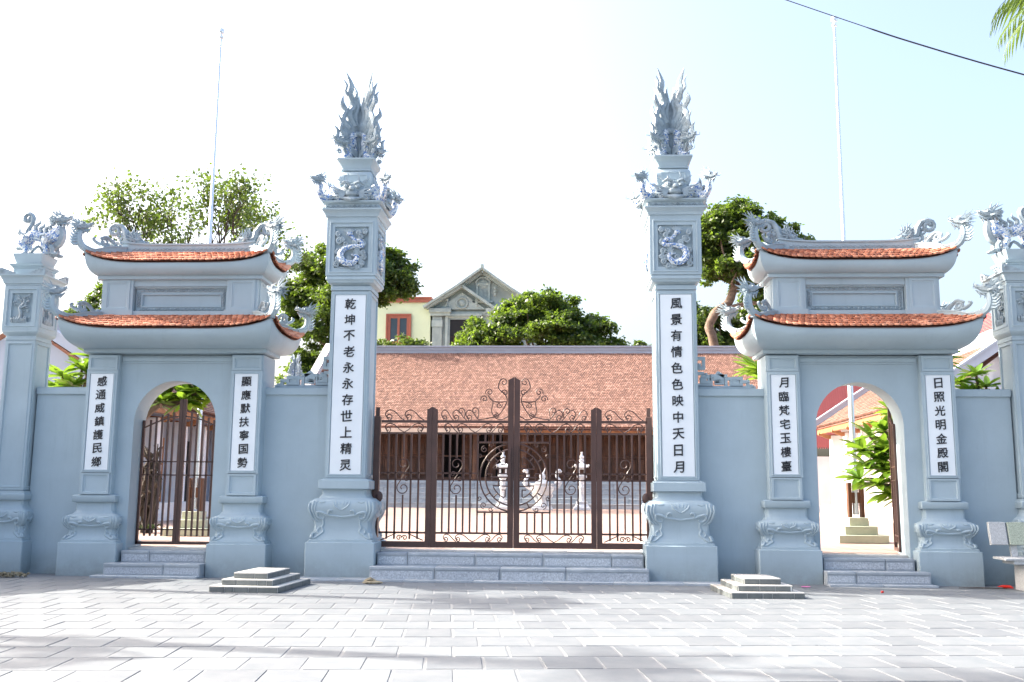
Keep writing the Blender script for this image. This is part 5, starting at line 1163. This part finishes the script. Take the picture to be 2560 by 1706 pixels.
# ------------------------------------------------------------ frangipani with long leaves
def big_leaf():
    m = MB(); n = 7; vs_ = []; fs = []
    for i in range(n+1):
        u = i/n; w = .155*math.sin(pi*min(1, u*.93+.05))**.8*(1 if u < .98 else .2); z = -.16*u*u
        vs_ += [(u, -w, z+w*.35), (u, 0, z), (u, w, z+w*.35)]
    for i in range(n): a = i*3; fs += [(a, a+3, a+4, a+1), (a+1, a+4, a+5, a+2)]
    m.add(vs_, fs); return m.mesh('leaf')
LEAF = big_leaf(); LEAF.materials.append(M['leaf_big'])
def frangipani(label, loc, root, clusters, size, seed, group=None, per=15, narrow=1.):
    t = thing('frangipani_tree', label, 'shrub', loc, 0, group); rr = random.Random(seed); m = MB(); o = Vector(loc)
    tube(m, [Vector(p[:3])-o for p in root], [p[3] for p in root], 8, n=4); cnt = 0
    for c in clusters:
        c = Vector(c)-o; e = Vector(root[-1][:3])-o
        tube(m, [e, e.lerp(c, .5)+Vector((0, 0, -.08)), c], [.045, .035, .022], 6, n=3)
        ax = ((c-e).normalized()+Vector((0, 0, .5))).normalized()
        for i in range(per):
            if cnt >= 298: break
            az = i*2.4+rr.uniform(-.3, .3); el = rr.uniform(-.5, .75); d = Vector((cos(az)*cos(el), sin(az)*cos(el), sin(el)))+ax*.35; d.normalize()
            s_ = d.cross(Vector((0, 0, 1))).normalized(); u = s_.cross(d); L = size*rr.uniform(.75, 1.25); k = narrow
            X = Matrix(((d.x*L, s_.x*L*k, u.x*L, c.x), (d.y*L, s_.y*L*k, u.y*L, c.y), (d.z*L, s_.z*L*k, u.z*L, c.z), (0, 0, 0, 1))) @ RX(rr.uniform(-.5, .5))
            add('leaf', LEAF, None, t, X); cnt += 1
    add('branches', m, 'bark', t)
frangipani('long-leaved green shrub filling the open right side gate', (7.5, 2.6, zf(2.6)), [(7.5, 2.6, .4, .10), (7.4, 2.6, 1.1, .09), (7.0, 2.6, 1.7, .07)],
  [(6.25, 2.5, 2.35), (6.1, 2.4, 2.1), (6.15, 2.4, 1.85), (6.05, 2.5, 1.6), (6.45, 2.3, 2.45), (6.4, 2.3, 2.1), (6.45, 2.2, 1.75), (6.3, 2.3, 1.5), (6.65, 2.3, 2.75), (6.75, 2.3, 2.3), (6.3, 2.2, 1.95), (6.7, 2.2, 1.6), (6.6, 2.2, 2.0), (6.5, 2.4, 1.35), (6.85, 2.4, 1.9), (6.8, 2.4, 3.0), (6.75, 2.4, 1.3)], .40, 3, 'frangipani shrubs inside the wall', 17)
frangipani('dark frangipani overhanging the left side gate arch', (-7.4, 2.3, zf(2.3)), [(-7.5, 2.3, .4, .13), (-7.3, 2.3, 1.5, .12), (-6.9, 2.2, 2.5, .10), (-6.5, 2.2, 2.9, .08)],
  [(-6.2, 2.1, 3.25), (-5.8, 2.1, 3.35), (-5.5, 2.1, 3.2), (-6.5, 2.1, 3.2), (-5.25, 2.2, 3.3), (-5.7, 1.9, 3.05), (-6.0, 2.0, 3.0), (-6.7, 2.2, 2.95), (-5.45, 2.0, 2.95), (-6.3, 2.3, 3.5), (-5.9, 1.9, 2.85), (-6.35, 1.9, 2.85)], .42, 9, 'frangipani shrubs inside the wall', 22)
frangipani('bright green frangipani leaves above the narrow left wall', (-8.1, 2.4, zf(2.4)), [(-8.2, 2.4, .4, .1), (-8.2, 2.4, 2.2, .09), (-8.1, 2.4, 2.8, .07)],
  [(-8.5, 2.3, 3.15), (-8.3, 2.1, 3.35), (-8.0, 2.2, 3.5), (-8.05, 2.0, 3.15), (-7.8, 2.2, 3.7), (-7.7, 2.2, 3.2), (-8.25, 2.3, 3.0), (-7.85, 2.1, 3.4)], .40, 14, 'frangipani shrubs inside the wall', 18)
frangipani('dark broad-leaved shrub above the right wall beside the outer pillar', (8.2, 2.4, zf(2.4)), [(8.2, 2.4, .4, .1), (8.2, 2.4, 2.2, .09), (8.2, 2.4, 2.7, .07)],
  [(7.9, 2.2, 3.1), (8.2, 2.2, 3.2), (8.5, 2.2, 3.05), (8.0, 2.1, 3.4), (7.75, 2.2, 3.3), (8.3, 2.0, 3.0), (8.7, 2.2, 2.95), (7.8, 2.1, 2.95)], .30, 17, 'frangipani shrubs inside the wall', 20)
frangipani('spiky yucca leaves beside the left flank of the right side gate', (4.35, 1.9, zf(1.9)), [(4.35, 1.9, .4, .07), (4.3, 1.9, 2.2, .06), (4.25, 1.9, 3.1, .05)], [(4.2, 1.8, 3.45), (4.25, 1.9, 3.3)], .46, 22, None, 26, .42)
frangipani('spiky palm leaves at the right shoulder of the right side gate', (7.25, 2.0, zf(2)), [(7.25, 2, .4, .07), (7.2, 2, 2.5, .06), (7.15, 2, 3.5, .05)], [(7.2, 1.9, 3.75), (7.25, 1.9, 3.6)], .46, 24, None, 24, .42)
m = MB(); rr = random.Random(8); t = thing('grass_clump', 'pale strappy grass clump at the foot of the open gate leaf', 'plant', (6.55, 1.6, zf(1.6)))
for i in range(60): a = rr.uniform(0, 2*pi); L = rr.uniform(.12, .28); tube(m, [(0, 0, 0), (cos(a)*L*.5, sin(a)*L*.5, L*.7), (cos(a)*L, sin(a)*L, L*.5)], [.008, .007, .002], 3, n=2)
add('blades', m, 'leaf_thin', t)
t = thing('driftwood_rock', 'gnarled dark bonsai stump behind the left side gate', 'bonsai', (-7.62, 4.6, zf(4.6))); m = MB()
for i in range(16): tube(m, [(rr.uniform(-.1, .1), rr.uniform(-.1, .1), 0), (rr.uniform(-.2, .2), rr.uniform(-.1, .1), rr.uniform(.4, .7)), (rr.uniform(-.22, .22), rr.uniform(-.1, .1), rr.uniform(.9, 1.2)), (rr.uniform(-.25, .25), 0, rr.uniform(1.1, 1.8))], [.05, .05, .04, .01], 6, n=4)
for i in range(40): z = rr.uniform(.3, 1.6); a = rr.uniform(0, 6.3); tube(m, [(0, 0, z), (.18*cos(a), .1*sin(a), z+.05), (.28*cos(a), .12*sin(a), z+rr.uniform(-.1, .2))], [.04, .03, .006], 5, n=2)
add('stump', m, 'bark_dark', t); m = MB()
for i in range(70): a = rr.uniform(0, 2*pi); L = rr.uniform(.1, .3); tube(m, [(0, 0, 0), (cos(a)*L, sin(a)*L, L*.6), (cos(a)*L*1.5, sin(a)*L*1.5, L*.3)], [.012, .01, .003], 3, n=1)
add('moss', m, 'leaf_thin', t)
# ------------------------------------------------------------ palms of the street (one shows at the top right corner)
def palm(label, loc, h, seed, nf=22, L=2.0, lean=(0, 0)):
    t = thing('palm_tree', label, 'palm', loc, 0, 'palms along the street'); rr = random.Random(seed); m = MB()
    tube(m, [(0, 0, 0), (lean[0]*.3, lean[1]*.3, h*.4), (lean[0], lean[1], h)], [.17, .13, .11], 9, n=5); add('trunk', m, 'bark', t)
    for f in range(nf):
        az = f*2.4+rr.uniform(-.2, .2); e0 = rr.uniform(.0, 1.2); m = MB(); pts = []; p = Vector((lean[0], lean[1], h)); n = 14
        for i in range(n+1):
            e = e0-1.7*(i/n)**1.2; pts.append(p.copy()); p = p+Vector((cos(az)*cos(e), sin(az)*cos(e), sin(e)))*L/n
        tube(m, pts, [.02*(1-i/(n+2)) for i in range(n+1)], 4)
        for i in range(2, n+1):
            d = (pts[i]-pts[i-1]).normalized(); s_ = d.cross(Vector((0, 0, 1))).normalized()
            for q in (-1, 1):
                for k in range(2):
                    b = pts[i]-d*k*.07; l = .5*math.sin(pi*(.12+.8*i/n))*rr.uniform(.8, 1.1); v = (s_*q*.6+d*.55+Vector((0, 0, -.6))).normalized()
                    m.add([b, b+v*l*.5+d*.022, b+v*l+Vector((0, 0, -.05)), b+v*l*.5-d*.022], [(0, 1, 2, 3)])
        add('frond', m.mesh('frond', False), 'palm', t)
palm('palm tree whose fronds hang in at the top right corner', (8.75, -1.1, 0), 8.85, 3, 20, 1.65)
palm('street palm beyond the left edge casting the slim shadow near the steps', (-12.2, -.95, 0), 8.0, 5, 14, 1.15)
palm('street palm beyond the left edge casting the near left shadow', (-13.6, -5.35, 0), 6.9, 7, 9, 1.0)
palm('street palm beyond the left edge casting the broad near shadow', (-13.4, -4.9, 0), 9.6, 9, 10, 1.15)
palm('street palm beyond the left edge casting the near right shadow', (-14.6, -4.75, 0), 12.0, 11, 9, 1.1)
m = MB(); pts = cr([(-1, 2, 12.9), (2.5, 2, 11.35), (4.95, 2, 10.39), (6.2, 2, 9.90), (7.2, 2, 9.52), (9.14, 2, 8.87), (13, 2, 7.7)], 6)
tube(m, pts, [.008]*20+[.014]*(len(pts)-20), 6); tag(add('overhead_cable', m, 'ink'), 'black cable sloping down across the sky at the top right', 'cable')
